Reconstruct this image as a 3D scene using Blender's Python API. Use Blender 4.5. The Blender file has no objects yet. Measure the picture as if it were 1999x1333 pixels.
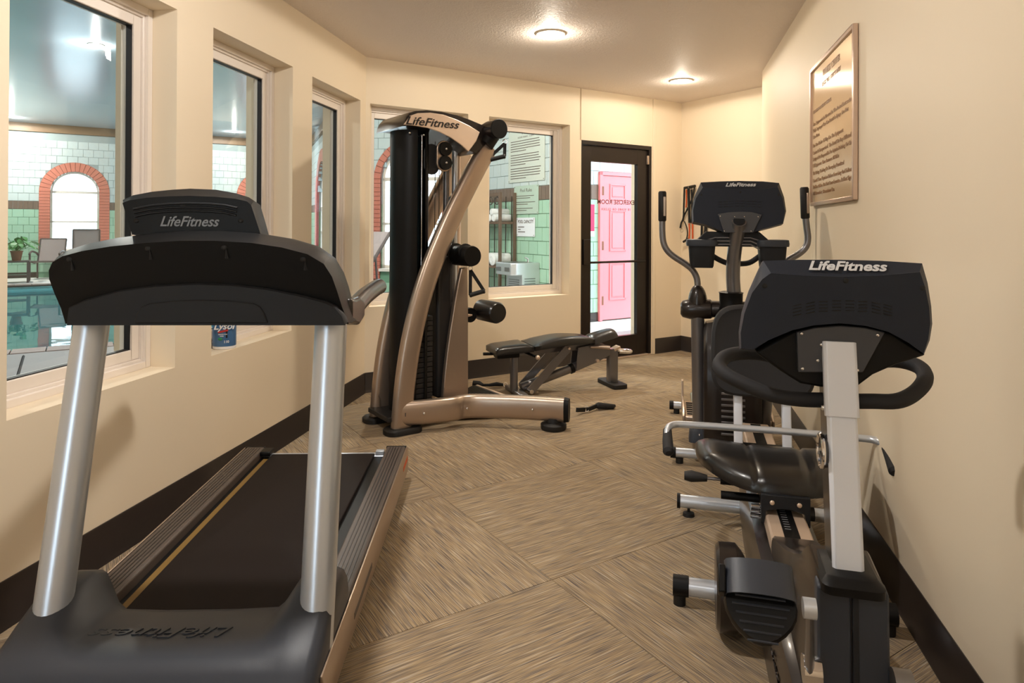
import bpy, bmesh, math, random
from mathutils import Vector, Matrix
random.seed(7)
S = bpy.context.scene
C = S.collection
# ------------------------------------------------------------------ camera
F_, PITCH, ROLL, CY, CX, CH = 1309.64, .0045, .0046, 437.1053, 999.5, 1.28
cd = bpy.data.cameras.new('camera'); cam = bpy.data.objects.new('camera', cd); C.objects.link(cam)
cd.sensor_width = 36; cd.lens = F_ * 36 / 1999; cd.shift_y = -(666.5 - CY) / 1999; cd.clip_start = .05; cd.clip_end = 200
cam.matrix_world = Matrix.Translation((0, 0, CH)) @ Matrix.Rotation(math.pi / 2 + PITCH, 4, 'X') @ Matrix.Rotation(ROLL, 4, 'Z')
S.camera = cam
# ------------------------------------------------------------------ world and exposure
W = bpy.data.worlds.new('World'); S.world = W; W.use_nodes = True
W.node_tree.nodes['Background'].inputs[0].default_value = (.82, .91, 1.0, 1)
W.node_tree.nodes['Background'].inputs[1].default_value = 5.5
S.view_settings.view_transform = 'Standard'; S.view_settings.look = 'None'
S.view_settings.exposure = 0.0; S.view_settings.gamma = 1; S.view_settings.use_curve_mapping = False
LAMP_W = 97.0       # gym down lights
POOL_W = 330.0      # pool hall down lights

# ------------------------------------------------------------------ maths helpers
def ray(px, py):
    x = (px - CX) / F_; y = -(py - CY) / F_
    x, y = x * math.cos(ROLL) - y * math.sin(ROLL), x * math.sin(ROLL) + y * math.cos(ROLL)
    c, s = math.cos(PITCH), math.sin(PITCH)
    return Vector((x, c - s * y, s + c * y))
class Frame:
    """a thing's own axes: x to its right, y along its azimuth, z up, origin on the floor"""
    def __init__(s, O, az):
        s.O = Vector((O[0], O[1], O[2] if len(O) > 2 else 0)); s.az = az
        s.r = Vector((math.cos(az), -math.sin(az), 0)); s.d = Vector((math.sin(az), math.cos(az), 0))
    def loc(s, p):
        q = Vector(p) - s.O; return Vector((q.dot(s.r), q.dot(s.d), q.z))
    def w(s, x, y, z=0): return s.O + s.r * x + s.d * y + Vector((0, 0, z))
    def _hit(s, px, py, n, k):
        v = ray(px, py); o = Vector((0, 0, CH)) - s.O
        t = (k - o.dot(n)) / v.dot(n); return s.loc(Vector((0, 0, CH)) + v * t)
    def y(s, px, py, k): return s._hit(px, py, s.d, k)
    def x(s, px, py, k): return s._hit(px, py, s.r, k)
    def z(s, px, py, k): return s._hit(px, py, Vector((0, 0, 1)), k)
def lin(c):
    return tuple((v / 12.92 if v <= .04045 else ((v + .055) / 1.055) ** 2.4) for v in c)
def rgb(r, g, b): return lin((r / 255, g / 255, b / 255))

# ------------------------------------------------------------------ mesh helpers
class G:
    def __init__(s): s.v = []; s.f = []
    def add(s, vs, fs):
        o = len(s.v); s.v += [tuple(p) for p in vs]; s.f += [tuple(i + o for i in f) for f in fs]; return s
    def box(s, c, d, M=None):
        hx, hy, hz = d[0] / 2, d[1] / 2, d[2] / 2
        vs = [Vector((sx * hx, sy * hy, sz * hz)) for sz in (-1, 1) for sx, sy in ((-1, -1), (1, -1), (1, 1), (-1, 1))]
        if M is not None: vs = [M @ p for p in vs]
        return s.add([p + Vector(c) for p in vs], [(3, 2, 1, 0), (4, 5, 6, 7), (0, 1, 5, 4), (1, 2, 6, 5), (2, 3, 7, 6), (3, 0, 4, 7)])
    def loft(s, rings, cap=True, close=True):
        n = len(rings[0]); vs = [p for r in rings for p in r]; fs = []
        for i in range(len(rings) - 1):
            for j in range(n if close else n - 1):
                k = (j + 1) % n; fs.append((i * n + j, i * n + k, (i + 1) * n + k, (i + 1) * n + j))
        if cap: fs.append(tuple(range(n - 1, -1, -1))); fs.append(tuple((len(rings) - 1) * n + j for j in range(n)))
        return s.add(vs, fs)
    def tube(s, path, r, n=12, prof=None, up=None, cap=True):
        P = [Vector(p) for p in path]; R = r if isinstance(r, (list, tuple)) else [r] * len(P)
        T = []
        for i in range(len(P)):
            a = P[max(i - 1, 0)]; b = P[min(i + 1, len(P) - 1)]; T.append((b - a).normalized())
        u = Vector(up) if up else (Vector((0, 0, 1)) if abs(T[0].z) < .9 else Vector((0, 1, 0)))
        u = (u - T[0] * u.dot(T[0])).normalized(); rings = []
        for i in range(len(P)):
            u = (u - T[i] * u.dot(T[i])).normalized(); w = T[i].cross(u)
            if prof: rings.append([P[i] + (u * b + w * a) * R[i] for a, b in prof])
            else: rings.append([P[i] + (u * math.cos(2 * math.pi * k / n) + w * math.sin(2 * math.pi * k / n)) * R[i] for k in range(n)])
        return s.loft(rings, cap)
    def cyl(s, a, b, r, n=16, r2=None): return s.tube([a, b], [r, r if r2 is None else r2], n)
    def prism(s, outline, a, b, M):
        """outline of (p,q) pairs run from a to b along the third axis; M maps (p,q,t) to a point"""
        return s.loft([[M(p, q, a) for p, q in outline], [M(p, q, b) for p, q in outline]])
    def ball(s, c, r, n=12, m=8, sc=(1, 1, 1), z0=-1):
        rings = []
        for i in range(m + 1):
            t = math.asin(z0) + (math.pi / 2 - math.asin(z0)) * i / m
            rr = max(math.cos(t), .02)
            rings.append([Vector((c[0] + sc[0] * r * rr * math.cos(2 * math.pi * k / n), c[1] + sc[1] * r * rr * math.sin(2 * math.pi * k / n), c[2] + sc[2] * r * math.sin(t))) for k in range(n)])
        return s.loft(rings)
    def lathe(s, prof, c=(0, 0, 0), n=20, M=None):
        rings = [[Vector((r * math.cos(2 * math.pi * k / n), r * math.sin(2 * math.pi * k / n), z)) for k in range(n)] for r, z in prof]
        if M is not None: rings = [[M @ p for p in r] for r in rings]
        return s.loft([[p + Vector(c) for p in r] for r in rings])
    def torus(s, c, R, r, n=24, m=8, M=None, a0=0, a1=2 * math.pi):
        full = abs(a1 - a0 - 2 * math.pi) < 1e-6; k = n if full else n + 1; rings = []
        for i in range(k):
            t = a0 + (a1 - a0) * i / n
            rings.append([Vector(((R + r * math.cos(q)) * math.cos(t), (R + r * math.cos(q)) * math.sin(t), r * math.sin(q))) for q in [2 * math.pi * j / m for j in range(m)]])
        if full: rings.append(rings[0])
        if M is not None: rings = [[M @ p for p in r_] for r_ in rings]
        return s.loft([[p + Vector(c) for p in r_] for r_ in rings], cap=not full)
def rotto(d):
    return Vector((0, 0, 1)).rotation_difference(Vector(d)).to_matrix()
def rrect(w, h, r, n=4):
    o = []
    for cx, cy, a in ((w / 2 - r, h / 2 - r, 0), (-w / 2 + r, h / 2 - r, 90), (-w / 2 + r, -h / 2 + r, 180), (w / 2 - r, -h / 2 + r, 270)):
        for i in range(n + 1):
            t = math.radians(a + 90 * i / n); o.append((cx + r * math.cos(t), cy + r * math.sin(t)))
    return o
def smooth(path, n=6, closed=False):
    P = [Vector(p) for p in path]; out = []; m = len(P)
    for i in range(m if closed else m - 1):
        g = lambda k: P[k % m] if closed else P[min(max(k, 0), m - 1)]
        a, b, c, d = g(i - 1), g(i), g(i + 1), g(i + 2)
        for j in range(n):
            t = j / n
            out.append(.5 * ((2 * b) + (c - a) * t + (2 * a - 5 * b + 4 * c - d) * t * t + (3 * b - a - 3 * c + d) * t ** 3))
    if not closed: out.append(P[-1])
    return out
def mesh_of(name, g, ang=38):
    me = bpy.data.meshes.new(name); me.from_pydata(g.v, [], g.f)
    bm = bmesh.new(); bm.from_mesh(me); bmesh.ops.remove_doubles(bm, verts=bm.verts, dist=1e-6); bmesh.ops.recalc_face_normals(bm, faces=bm.faces); bm.to_mesh(me); bm.free()
    if ang:
        for p in me.polygons: p.use_smooth = True
        me.set_sharp_from_angle(angle=math.radians(ang))
    return me
def obj(name, g, mat, parent=None, bevel=0, ang=38, loc=None, rz=None, seg=2):
    me = mesh_of(name, g, ang); me.materials.append(mat)
    o = bpy.data.objects.new(name, me); C.objects.link(o)
    if parent: o.parent = parent
    if loc is not None: o.location = loc
    if rz is not None: o.rotation_euler = (0, 0, rz)
    if bevel:
        b = o.modifiers.new('bevel', 'BEVEL'); b.width = bevel; b.segments = seg; b.limit_method = 'ANGLE'; b.angle_limit = math.radians(35)
        b.harden_normals = False
    return o
def tag(o, label=None, cat=None, group=None, kind=None):
    if label: o['label'] = label
    if cat: o['category'] = cat
    if group: o['group'] = group
    if kind: o['kind'] = kind
    return o
def thing(name, fr, label, cat, group=None):
    o = bpy.data.objects.new(name, None); C.objects.link(o); o.location = fr.O; o.rotation_euler = (0, 0, -fr.az); o.empty_display_size = .1
    return tag(o, label, cat, group)
def copy_tree(o, parent=None):
    c = o.copy(); C.objects.link(c)
    if parent: c.parent = parent
    for ch in list(o.children): copy_tree(ch, c)
    return c
TXT = {}
def text(name, s, size, mat, parent, M, ext=.0006, shear=0, space=1, align='CENTER', bold=0, sx=1):
    key = (s, size, ext, shear, space, align, bold, sx)
    if key not in TXT:
        cu = bpy.data.curves.new('t', 'FONT'); cu.body = s; cu.size = size; cu.extrude = ext; cu.shear = shear; cu.space_character = space
        cu.align_x = align; cu.align_y = 'CENTER'; cu.offset = bold; cu.resolution_u = 3
        o = bpy.data.objects.new('t', cu); C.objects.link(o); dg = bpy.context.evaluated_depsgraph_get(); dg.update()
        me = bpy.data.meshes.new_from_object(o.evaluated_get(dg)); me.name = 'lettering'
        bpy.data.objects.remove(o); bpy.data.curves.remove(cu)
        if sx != 1: me.transform(Matrix.Diagonal((sx, 1, 1, 1)))
        TXT[key] = me
    me = TXT[key].copy(); me.materials.clear(); me.materials.append(mat)
    o = bpy.data.objects.new(name, me); C.objects.link(o); o.parent = parent; o.matrix_local = M
    return o
def face(origin, right, up):
    """matrix whose x runs along right, y along up, z towards the reader"""
    r = Vector(right).normalized(); u = Vector(up); u = (u - r * u.dot(r)).normalized(); n = r.cross(u)
    return Matrix(((r.x, u.x, n.x, origin[0]), (r.y, u.y, n.y, origin[1]), (r.z, u.z, n.z, origin[2]), (0, 0, 0, 1)))

# ------------------------------------------------------------------ materials
MATS = {}
def mat(name, col, rough=.5, metal=0, bump=0, bscale=200, spec=.5, vary=0, vscale=6, coat=0, aniso=0, emit=0, stretch=None):
    m = bpy.data.materials.new(name); m.use_nodes = True; nt = m.node_tree; b = nt.nodes['Principled BSDF']
    b.inputs['Base Color'].default_value = (*col, 1); b.inputs['Roughness'].default_value = rough; b.inputs['Metallic'].default_value = metal
    b.inputs['Specular IOR Level'].default_value = spec
    if coat: b.inputs['Coat Weight'].default_value = coat; b.inputs['Coat Roughness'].default_value = .12
    if aniso: b.inputs['Anisotropic'].default_value = aniso
    if emit: b.inputs['Emission Color'].default_value = (*col, 1); b.inputs['Emission Strength'].default_value = emit
    tc = nt.nodes.new('ShaderNodeTexCoord'); mp = nt.nodes.new('ShaderNodeMapping'); nt.links.new(tc.outputs['Object'], mp.inputs[0])
    if stretch: mp.inputs['Scale'].default_value = stretch
    if vary:
        n = nt.nodes.new('ShaderNodeTexNoise'); n.inputs['Scale'].default_value = vscale; n.inputs['Detail'].default_value = 4; nt.links.new(mp.outputs[0], n.inputs['Vector'])
        mx = nt.nodes.new('ShaderNodeMix'); mx.data_type = 'RGBA'
        mx.inputs[6].default_value = (*[c * (1 - vary) for c in col], 1); mx.inputs[7].default_value = (*[min(1, c * (1 + vary)) for c in col], 1)
        nt.links.new(n.outputs['Fac'], mx.inputs[0]); nt.links.new(mx.outputs[2], b.inputs['Base Color'])
    if bump:
        n2 = nt.nodes.new('ShaderNodeTexNoise'); n2.inputs['Scale'].default_value = bscale; n2.inputs['Detail'].default_value = 3; nt.links.new(mp.outputs[0], n2.inputs['Vector'])
        bp = nt.nodes.new('ShaderNodeBump'); bp.inputs['Strength'].default_value = bump; bp.inputs['Distance'].default_value = .002
        nt.links.new(n2.outputs['Fac'], bp.inputs['Height']); nt.links.new(bp.outputs[0], b.inputs['Normal'])
    MATS[name] = m; return m
def M_(n): return MATS[n]
mat('wall', rgb(237, 221, 195), .55, bump=.06, bscale=90, vary=.015, vscale=2)
mat('reveal', rgb(222, 216, 172), .55, bump=.05, bscale=90)
mat('base', rgb(44, 37, 34), .35, vary=.06)
mat('vinyl', rgb(238, 228, 218), .35, vary=.02)
mat('gasket', rgb(22, 18, 20), .5, vary=.05)
mat('black', rgb(13, 13, 14), .42, spec=0.22, bump=.12, bscale=900, vary=.05)
mat('black_soft', rgb(38, 43, 54), .5, spec=0.22, bump=.18, bscale=1200, vary=.05)
mat('graphite', rgb(52, 56, 64), .42, spec=0.35, bump=.12, bscale=900, vary=.04)
mat('grey_panel', rgb(36, 37, 40), .5, spec=0.22, bump=.15, bscale=900, vary=.04)
mat('brownblack', rgb(34, 27, 25), .32, vary=.05, metal=.3, coat=.3)
mat('gunmetal', rgb(130, 128, 130), .32, metal=.75, vary=.03)
mat('silver', rgb(206, 213, 223), .3, metal=.6, vary=.02)
mat('silver_white', rgb(224, 229, 240), .36, metal=.12, vary=.02)
mat('champagne', rgb(184, 166, 150), .32, metal=.8, vary=.03)
mat('champagne_pale', rgb(222, 198, 176), .36, metal=.45, vary=.02)
mat('chrome', rgb(225, 225, 228), .12, metal=1, vary=.01)
mat('vinyl_black', rgb(20, 18, 18), .3, bump=.1, bscale=400, vary=.05, coat=.15)
mat('rubber', rgb(18, 17, 17), .6, bump=.2, bscale=500, vary=.08)
mat('foam', rgb(24, 24, 28), .72, bump=.3, bscale=1500, vary=.06)
mat('belt', rgb(27, 20, 18), .7, spec=.15, bump=.2, bscale=700, vary=.1)
mat('rail_top', rgb(78, 68, 62), .45, vary=.05, bump=.1, bscale=600)
mat('yellow_edge', rgb(120, 92, 40), .6, vary=.1)
mat('logo_white', rgb(214, 216, 220), .4, vary=.02)
mat('logo_grey', rgb(142, 146, 152), .4, vary=.02)
mat('logo_black', rgb(30, 26, 24), .4, vary=.02)
mat('hole', rgb(6, 6, 7), .6, vary=.1)
mat('strap', rgb(12, 12, 13), .7, bump=.3, bscale=900, vary=.1)
mat('orange', rgb(208, 84, 30), .5, vary=.1)
mat('sign_tan', rgb(226, 196, 158), .27, metal=.35, vary=.03, aniso=.92)
mat('sign_frame', rgb(214, 190, 172), .3, metal=.6, vary=.03)
mat('sign_ink', rgb(146, 104, 64), .5, vary=.05)
mat('door_black', rgb(38, 31, 27), .35, vary=.06, metal=.3)
mat('red_ink', rgb(104, 22, 24), .5, vary=.04)
mat('block_white', rgb(200, 212, 211), .6, bump=.15, bscale=60, vary=.03, vscale=9)
mat('block_green', rgb(164, 204, 178), .6, bump=.15, bscale=60, vary=.04, vscale=9)
mat('mortar_white', rgb(160, 174, 175), .8, vary=.05)
mat('mortar_green', rgb(112, 156, 128), .8, vary=.05)
mat('tile_brown', rgb(110, 92, 80), .5, vary=.08)
mat('brick_pink', rgb(206, 122, 102), .6, bump=.15, bscale=80, vary=.07)
mat('brick_joint', rgb(120, 66, 54), .8, vary=.06)
mat('beam_brown', rgb(118, 92, 66), .5, vary=.08)
mat('paint_pink', rgb(238, 128, 136), .4, vary=.03)
mat('pink_sign', rgb(220, 30, 90), .5, vary=.04)
mat('concrete', rgb(150, 146, 146), .55, bump=.1, bscale=40, vary=.08, vscale=5)
mat('deck_pale', rgb(226, 222, 218), .6, bump=.1, bscale=40, vary=.04)
mat('coping', rgb(150, 132, 126), .5, vary=.1)
mat('pool_tile', rgb(126, 206, 212), .4, vary=.08)
mat('joint_dark', rgb(48, 46, 48), .8, vary=.1)
mat('hall_ceiling', rgb(172, 190, 204), .22, vary=.05, stretch=(1, 30, 1))
mat('leaf', rgb(52, 128, 60), .45, vary=.2, vscale=20)
mat('terracotta', rgb(126, 82, 60), .7, vary=.1)
mat('patio_metal', rgb(84, 76, 76), .45, metal=.3, vary=.05)
mat('mesh_fabric', rgb(150, 138, 136), .7, bump=.2, bscale=700, vary=.06)
mat('towel', rgb(232, 232, 230), .85, bump=.3, bscale=400, vary=.03)
mat('wood_dark', rgb(92, 70, 54), .55, vary=.12, stretch=(1, 1, 8))
mat('paper', rgb(206, 212, 200), .6, vary=.02)
mat('paper_white', rgb(236, 238, 242), .6, vary=.02)
mat('paper_green', rgb(182, 202, 186), .6, vary=.02)
mat('ink', rgb(84, 72, 66), .6, vary=.05)
mat('stainless', rgb(206, 206, 208), .28, metal=.7, vary=.03)
mat('lamp_ring', rgb(236, 226, 210), .35, vary=.02)
mat('can_blue', rgb(70, 112, 158), .3, vary=.06)
mat('can_white', rgb(236, 234, 232), .35, vary=.02)
mat('can_red', rgb(190, 50, 44), .4, vary=.03)
mat('can_green', rgb(40, 140, 90), .4, vary=.03)
mat('plaque', rgb(64, 66, 72), .4, vary=.04)
mat('iron', rgb(34, 32, 32), .5, vary=.05)

# ceiling plaster, with a knock-down relief
def ceiling_mat():
    m = mat('ceiling', rgb(234, 222, 212), .6); nt = m.node_tree; b = nt.nodes['Principled BSDF']
    tc = nt.nodes.new('ShaderNodeTexCoord'); n = nt.nodes.new('ShaderNodeTexNoise'); n.inputs['Scale'].default_value = 38; n.inputs['Detail'].default_value = 5; n.inputs['Distortion'].default_value = 1.4
    nt.links.new(tc.outputs['Object'], n.inputs['Vector']); r = nt.nodes.new('ShaderNodeValToRGB'); r.color_ramp.elements[0].position = .46; r.color_ramp.elements[1].position = .6
    nt.links.new(n.outputs['Fac'], r.inputs[0]); bp = nt.nodes.new('ShaderNodeBump'); bp.inputs['Strength'].default_value = .5; bp.inputs['Distance'].default_value = .004
    nt.links.new(r.outputs[0], bp.inputs['Height']); nt.links.new(bp.outputs[0], b.inputs['Normal'])
ceiling_mat()
# carpet: short yarn dashes that run along each tile's own x
def crgb(*c): return tuple(min(1, 1.14 * v) for v in rgb(*c))
def carpet_mat():
    m = mat('carpet', rgb(150, 128, 98), .95, spec=.1); nt = m.node_tree; b = nt.nodes['Principled BSDF']; L = nt.links.new
    tc = nt.nodes.new('ShaderNodeTexCoord'); oi = nt.nodes.new('ShaderNodeObjectInfo')
    ad = nt.nodes.new('ShaderNodeVectorMath'); ad.operation = 'ADD'; L(tc.outputs['Object'], ad.inputs[0])
    sc = nt.nodes.new('ShaderNodeVectorMath'); sc.operation = 'SCALE'; sc.inputs['Scale'].default_value = 17; sc.inputs[0].default_value = (1, 1, 1)
    cmb = nt.nodes.new('ShaderNodeCombineXYZ'); L(oi.outputs['Random'], cmb.inputs[0]); L(oi.outputs['Random'], cmb.inputs[1]); L(cmb.outputs[0], sc.inputs[0]); L(sc.outputs[0], ad.inputs[1])
    def noise(sx, sy, det, rough=.5):
        mp = nt.nodes.new('ShaderNodeMapping'); mp.inputs['Scale'].default_value = (sx, sy, 1); L(ad.outputs[0], mp.inputs[0])
        n = nt.nodes.new('ShaderNodeTexNoise'); n.inputs['Scale'].default_value = 1; n.inputs['Detail'].default_value = det; n.inputs['Roughness'].default_value = rough; L(mp.outputs[0], n.inputs['Vector']); return n
    def ramp(src, els):
        r = nt.nodes.new('ShaderNodeValToRGB'); cr = r.color_ramp
        while len(cr.elements) < len(els): cr.elements.new(.5)
        for e, (p, c) in zip(cr.elements, els): e.position = p; e.color = (*c, 1)
        L(src, r.inputs[0]); return r
    n1 = noise(5.5, 330, 2, .6); n2 = noise(8, 250, 2, .6); n3 = noise(4, 5, 3)
    r1 = ramp(n1.outputs['Fac'], [(.32, crgb(74, 66, 62)), (.43, crgb(116, 103, 92)), (.5, crgb(150, 132, 110)), (.58, crgb(184, 160, 122)), (.68, crgb(206, 198, 186))])
    r2 = ramp(n2.outputs['Fac'], [(.36, crgb(84, 84, 90)), (.46, crgb(130, 116, 100)), (.56, crgb(170, 146, 108)), (.68, crgb(152, 126, 98))])
    mx = nt.nodes.new('ShaderNodeMix'); mx.data_type = 'RGBA'; mx.inputs[0].default_value = .45; L(r1.outputs[0], mx.inputs[6]); L(r2.outputs[0], mx.inputs[7])
    mul = nt.nodes.new('ShaderNodeMix'); mul.data_type = 'RGBA'; mul.blend_type = 'MULTIPLY'; mul.inputs[0].default_value = .22; L(mx.outputs[2], mul.inputs[6]); L(n3.outputs['Fac'], mul.inputs[7])
    L(mul.outputs[2], b.inputs['Base Color'])
    bp = nt.nodes.new('ShaderNodeBump'); bp.inputs['Strength'].default_value = .5; bp.inputs['Distance'].default_value = .003; L(n1.outputs['Fac'], bp.inputs['Height']); L(bp.outputs[0], b.inputs['Normal'])
carpet_mat()
def glass_mat(name, tint, ior=1.45, bump=0):
    m = bpy.data.materials.new(name); m.use_nodes = True; nt = m.node_tree; nt.nodes.clear(); L = nt.links.new
    o = nt.nodes.new('ShaderNodeOutputMaterial'); mx = nt.nodes.new('ShaderNodeMixShader'); t = nt.nodes.new('ShaderNodeBsdfTransparent'); g = nt.nodes.new('ShaderNodeBsdfGlossy'); f = nt.nodes.new('ShaderNodeFresnel')
    t.inputs[0].default_value = (*tint, 1); g.inputs['Roughness'].default_value = .01
    ge = nt.nodes.new('ShaderNodeNewGeometry'); im = nt.nodes.new('ShaderNodeMix'); im.inputs[2].default_value = ior; im.inputs[3].default_value = 1 / ior
    L(ge.outputs['Backfacing'], im.inputs[0]); L(im.outputs[0], f.inputs[0])
    if bump:
        tc = nt.nodes.new('ShaderNodeTexCoord'); n = nt.nodes.new('ShaderNodeTexNoise'); n.inputs['Scale'].default_value = 1.6; n.inputs['Detail'].default_value = 2; L(tc.outputs['Object'], n.inputs['Vector'])
        bp = nt.nodes.new('ShaderNodeBump'); bp.inputs['Strength'].default_value = bump; bp.inputs['Distance'].default_value = .02; L(n.outputs['Fac'], bp.inputs['Height']); L(bp.outputs[0], g.inputs['Normal']); L(bp.outputs[0], f.inputs['Normal'])
    L(f.outputs[0], mx.inputs[0]); L(t.outputs[0], mx.inputs[1]); L(g.outputs[0], mx.inputs[2]); L(mx.outputs[0], o.inputs[0]); MATS[name] = m; return m
glass_mat('glass', (.93, .96, .96)); glass_mat('water', (.62, .9, .94), 1.33, .12)
mat('bulb', (1.0, .86, .66), .3, emit=30)

nt = M_('sign_tan').node_tree; tg = nt.nodes.new('ShaderNodeCombineXYZ')
for i_, v_ in enumerate((math.sin(.2265), math.cos(.2265), 0)): tg.inputs[i_].default_value = v_
nt.links.new(tg.outputs[0], nt.nodes['Principled BSDF'].inputs['Tangent'])
# ================================================================== the room shell
ZC, ZW, ZS, ZB, ZD = 2.586, 2.2305, .656, .1526, 2.103
aL, aR, aA = .1554, .2265, 1.0005; aF = aA - math.pi / 2
def wframe(a, d): return Frame((math.cos(a) * d, -math.sin(a) * d), a)
FL, FR, FA, FF = wframe(aL, -1.9164), wframe(aR, .773), wframe(aA, -4.9585), wframe(aF, 5.2871)
def put(o, fr): o.location = fr.O; o.rotation_euler = (0, 0, -fr.az); return o
def wall(name, fr, x0, x1, s0, s1, z0, z1, holes, m, kind='structure'):
    g = G(); xc, xd = (x0 + x1) / 2, abs(x1 - x0); s = s0
    def bx(a, b, c, d):
        if b - a > 1e-4 and d - c > 1e-4: g.box((xc, (a + b) / 2, (c + d) / 2), (xd, b - a, d - c))
    for a, b, c, d in sorted(holes):
        bx(s, a, z0, z1); bx(a, b, z0, c); bx(a, b, d, z1); s = b
    bx(s, s1, z0, z1)
    o = put(obj(name, g, m, ang=0), fr)
    if kind: o['kind'] = kind
    return o
WL = [(1.862, 2.685), (2.952, 3.752), (4.010, 4.818)]
WA = [(1.872, 2.738), (2.9416, 3.8156)]
D0, D1 = 3.951, 4.860
wall('wall_left', FL, -.30, 0, -2.4, 5.05, -.05, 3.8, [(a, b, ZS, ZW) for a, b in WL], M_('wall'))
wall('wall_window_side', FA, -.30, 0, 1.72, 5.45, -.05, 3.8, [(a, b, ZS, ZW) for a, b in WA] + [(D0, D1, -.05, ZD)], M_('wall'))
wall('wall_far', FF, 0, .15, 2.9, 5.1, -.05, 3.8, [], M_('wall'))
wall('wall_right', FR, 0, .15, -2.4, 5.9145, -.05, 3.8, [], M_('wall'))
wall('wall_return', FR, .15, .95, 5.80, 5.9145, -.05, 3.8, [], M_('wall'))
FB = Frame(FR.w(0, -2.0), aR + math.pi / 2)         # back wall, behind the photographer; y runs to the right
wall('wall_back', FB, 0, .15, -3.4, .15, -.05, 3.8, [(-2.9, -1.5, .1, 2.3)], M_('wall'))
wb = put(tag(bpy.data.objects.new('window_6', None), kind='structure'), FB); C.objects.link(wb)  # unseen window, added to let cool daylight in from behind the camera
g = G()
for a, b, c, d in ((-2.9, -2.82, .1, 2.3), (-1.58, -1.5, .1, 2.3), (-2.82, -1.58, .1, .18), (-2.82, -1.58, 2.22, 2.3), (-2.24, -2.16, .18, 2.22)): g.box((.075, (a + b) / 2, (c + d) / 2), (.08, b - a, d - c))
obj('window_frame', g, M_('vinyl'), wb, .004)
for a, b in ((-2.82, -2.24), (-2.16, -1.58)): obj('pane', G().box((.075, (a + b) / 2, 1.2), (.006, b - a, 2.04)), M_('glass'), wb, ang=0)
# vertical wall edge beside the door and the corner bead
o = put(obj('trim_1', G().box((.006, 4.888, 1.293), (.012, .034, 2.586)), M_('wall'), bevel=.003), FA); o['kind'] = 'structure'
o = put(obj('trim_2', G().box((.005, (2.7 + D0) / 2 + .62, (ZD + ZC) / 2), (.010, .012, ZC - ZD)), M_('wall'), bevel=.003), FA); o['kind'] = 'structure'
# ceiling
C1 = Vector((-1.131, 5.166)); C2 = Vector((1.773, 7.028))
poly = [FL.w(-.1, -2.3).to_2d(), FL.w(-.1, 4.93).to_2d(), FA.w(-.1, 1.75).to_2d(), FA.w(-.1, 5.4).to_2d(), FF.w(.1, 2.95).to_2d(), FR.w(.9, 5.85).to_2d(), FR.w(.1, 5.85).to_2d(), FR.w(.1, -2.1).to_2d()]
o = obj('ceiling', G().loft([[Vector((p.x, p.y, ZC)) for p in poly], [Vector((p.x, p.y, ZC + .12)) for p in poly]]), M_('ceiling'), ang=0); o['kind'] = 'structure'
# floor: a base slab and the carpet tiles laid quarter-turn on it
fl = obj('floor', G().loft([[Vector((p.x, p.y, -.05)) for p in poly], [Vector((p.x, p.y, -.008)) for p in poly]]), M_('concrete'), ang=0); fl['kind'] = 'structure'
PU, U0, V0 = .895, 1.445, 1.974
def clip(poly, n, k):
    out = []
    for i in range(len(poly)):
        a, b = poly[i], poly[(i + 1) % len(poly)]; da, db = a.dot(n) - k, b.dot(n) - k
        if da >= 0: out.append(a)
        if (da > 0) != (db > 0) and abs(da - db) > 1e-9: out.append(a + (b - a) * (da / (da - db)))
    return out
uu = Vector((math.sin(aA), math.cos(aA))); vv = Vector((-math.cos(aA), math.sin(aA)))
rL, rA, rF, rR = FL.r.to_2d(), FA.r.to_2d(), FF.r.to_2d(), FR.r.to_2d(); dR = FR.d.to_2d()
for i in range(-7, 6):
    for j in range(-6, 5):
        e = .0012
        q = [uu * (U0 + (i + a) * PU + sa * e) + vv * (V0 + (j + b) * PU + sb * e) for a, b, sa, sb in ((0, 0, 1, 1), (1, 0, -1, 1), (1, 1, -1, -1), (0, 1, 1, -1))]
        cen = sum(q, Vector((0, 0))) / 4
        base = clip(clip(clip(clip(q, rL, -1.9164), rA, -4.9585), -rF, -5.2871), dR, -2.0)
        for part in (clip(base, -rR, -.773), clip(clip(base, rR, .773), dR, 5.9145)):
            if len(part) < 3: continue
            ar = abs(sum(part[k].x * part[(k + 1) % len(part)].y - part[k].y * part[(k + 1) % len(part)].x for k in range(len(part)))) / 2
            if ar < .002: continue
            ax = uu if (i + j) % 2 == 0 else vv; ay = Vector((-ax.y, ax.x))
            lp = [((p - cen).dot(ax), (p - cen).dot(ay)) for p in part]
            t = obj('carpet_tile', G().loft([[Vector((x, y, -.008)) for x, y in lp], [Vector((x, y, 0)) for x, y in lp]]), M_('carpet'), fl, ang=0, loc=(cen.x, cen.y, 0), rz=math.atan2(ax.y, ax.x))
# baseboards
def baseboard(name, fr, side, s0, s1):
    g = G(); k = side
    prof = [(0, 0), (.016 * k, 0), (.014 * k, .008), (.007 * k, .018), (.005 * k, ZB - .004), (.003 * k, ZB), (0, ZB)]
    g.loft([[Vector((x, s, z)) for x, z in prof] for s in (s0, s1)])
    o = put(obj(name, g, M_('base')), fr); o['kind'] = 'structure'; return o
baseboard('baseboard_left', FL, 1, -2.0, 4.926); baseboard('baseboard_window_side', FA, 1, 1.842, D0 - .01)
baseboard('baseboard_door_side', FA, 1, 4.908, 5.285); baseboard('baseboard_far', FF, -1, 3.3, 4.955); baseboard('baseboard_right', FR, -1, -2.0, 5.9)
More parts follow.
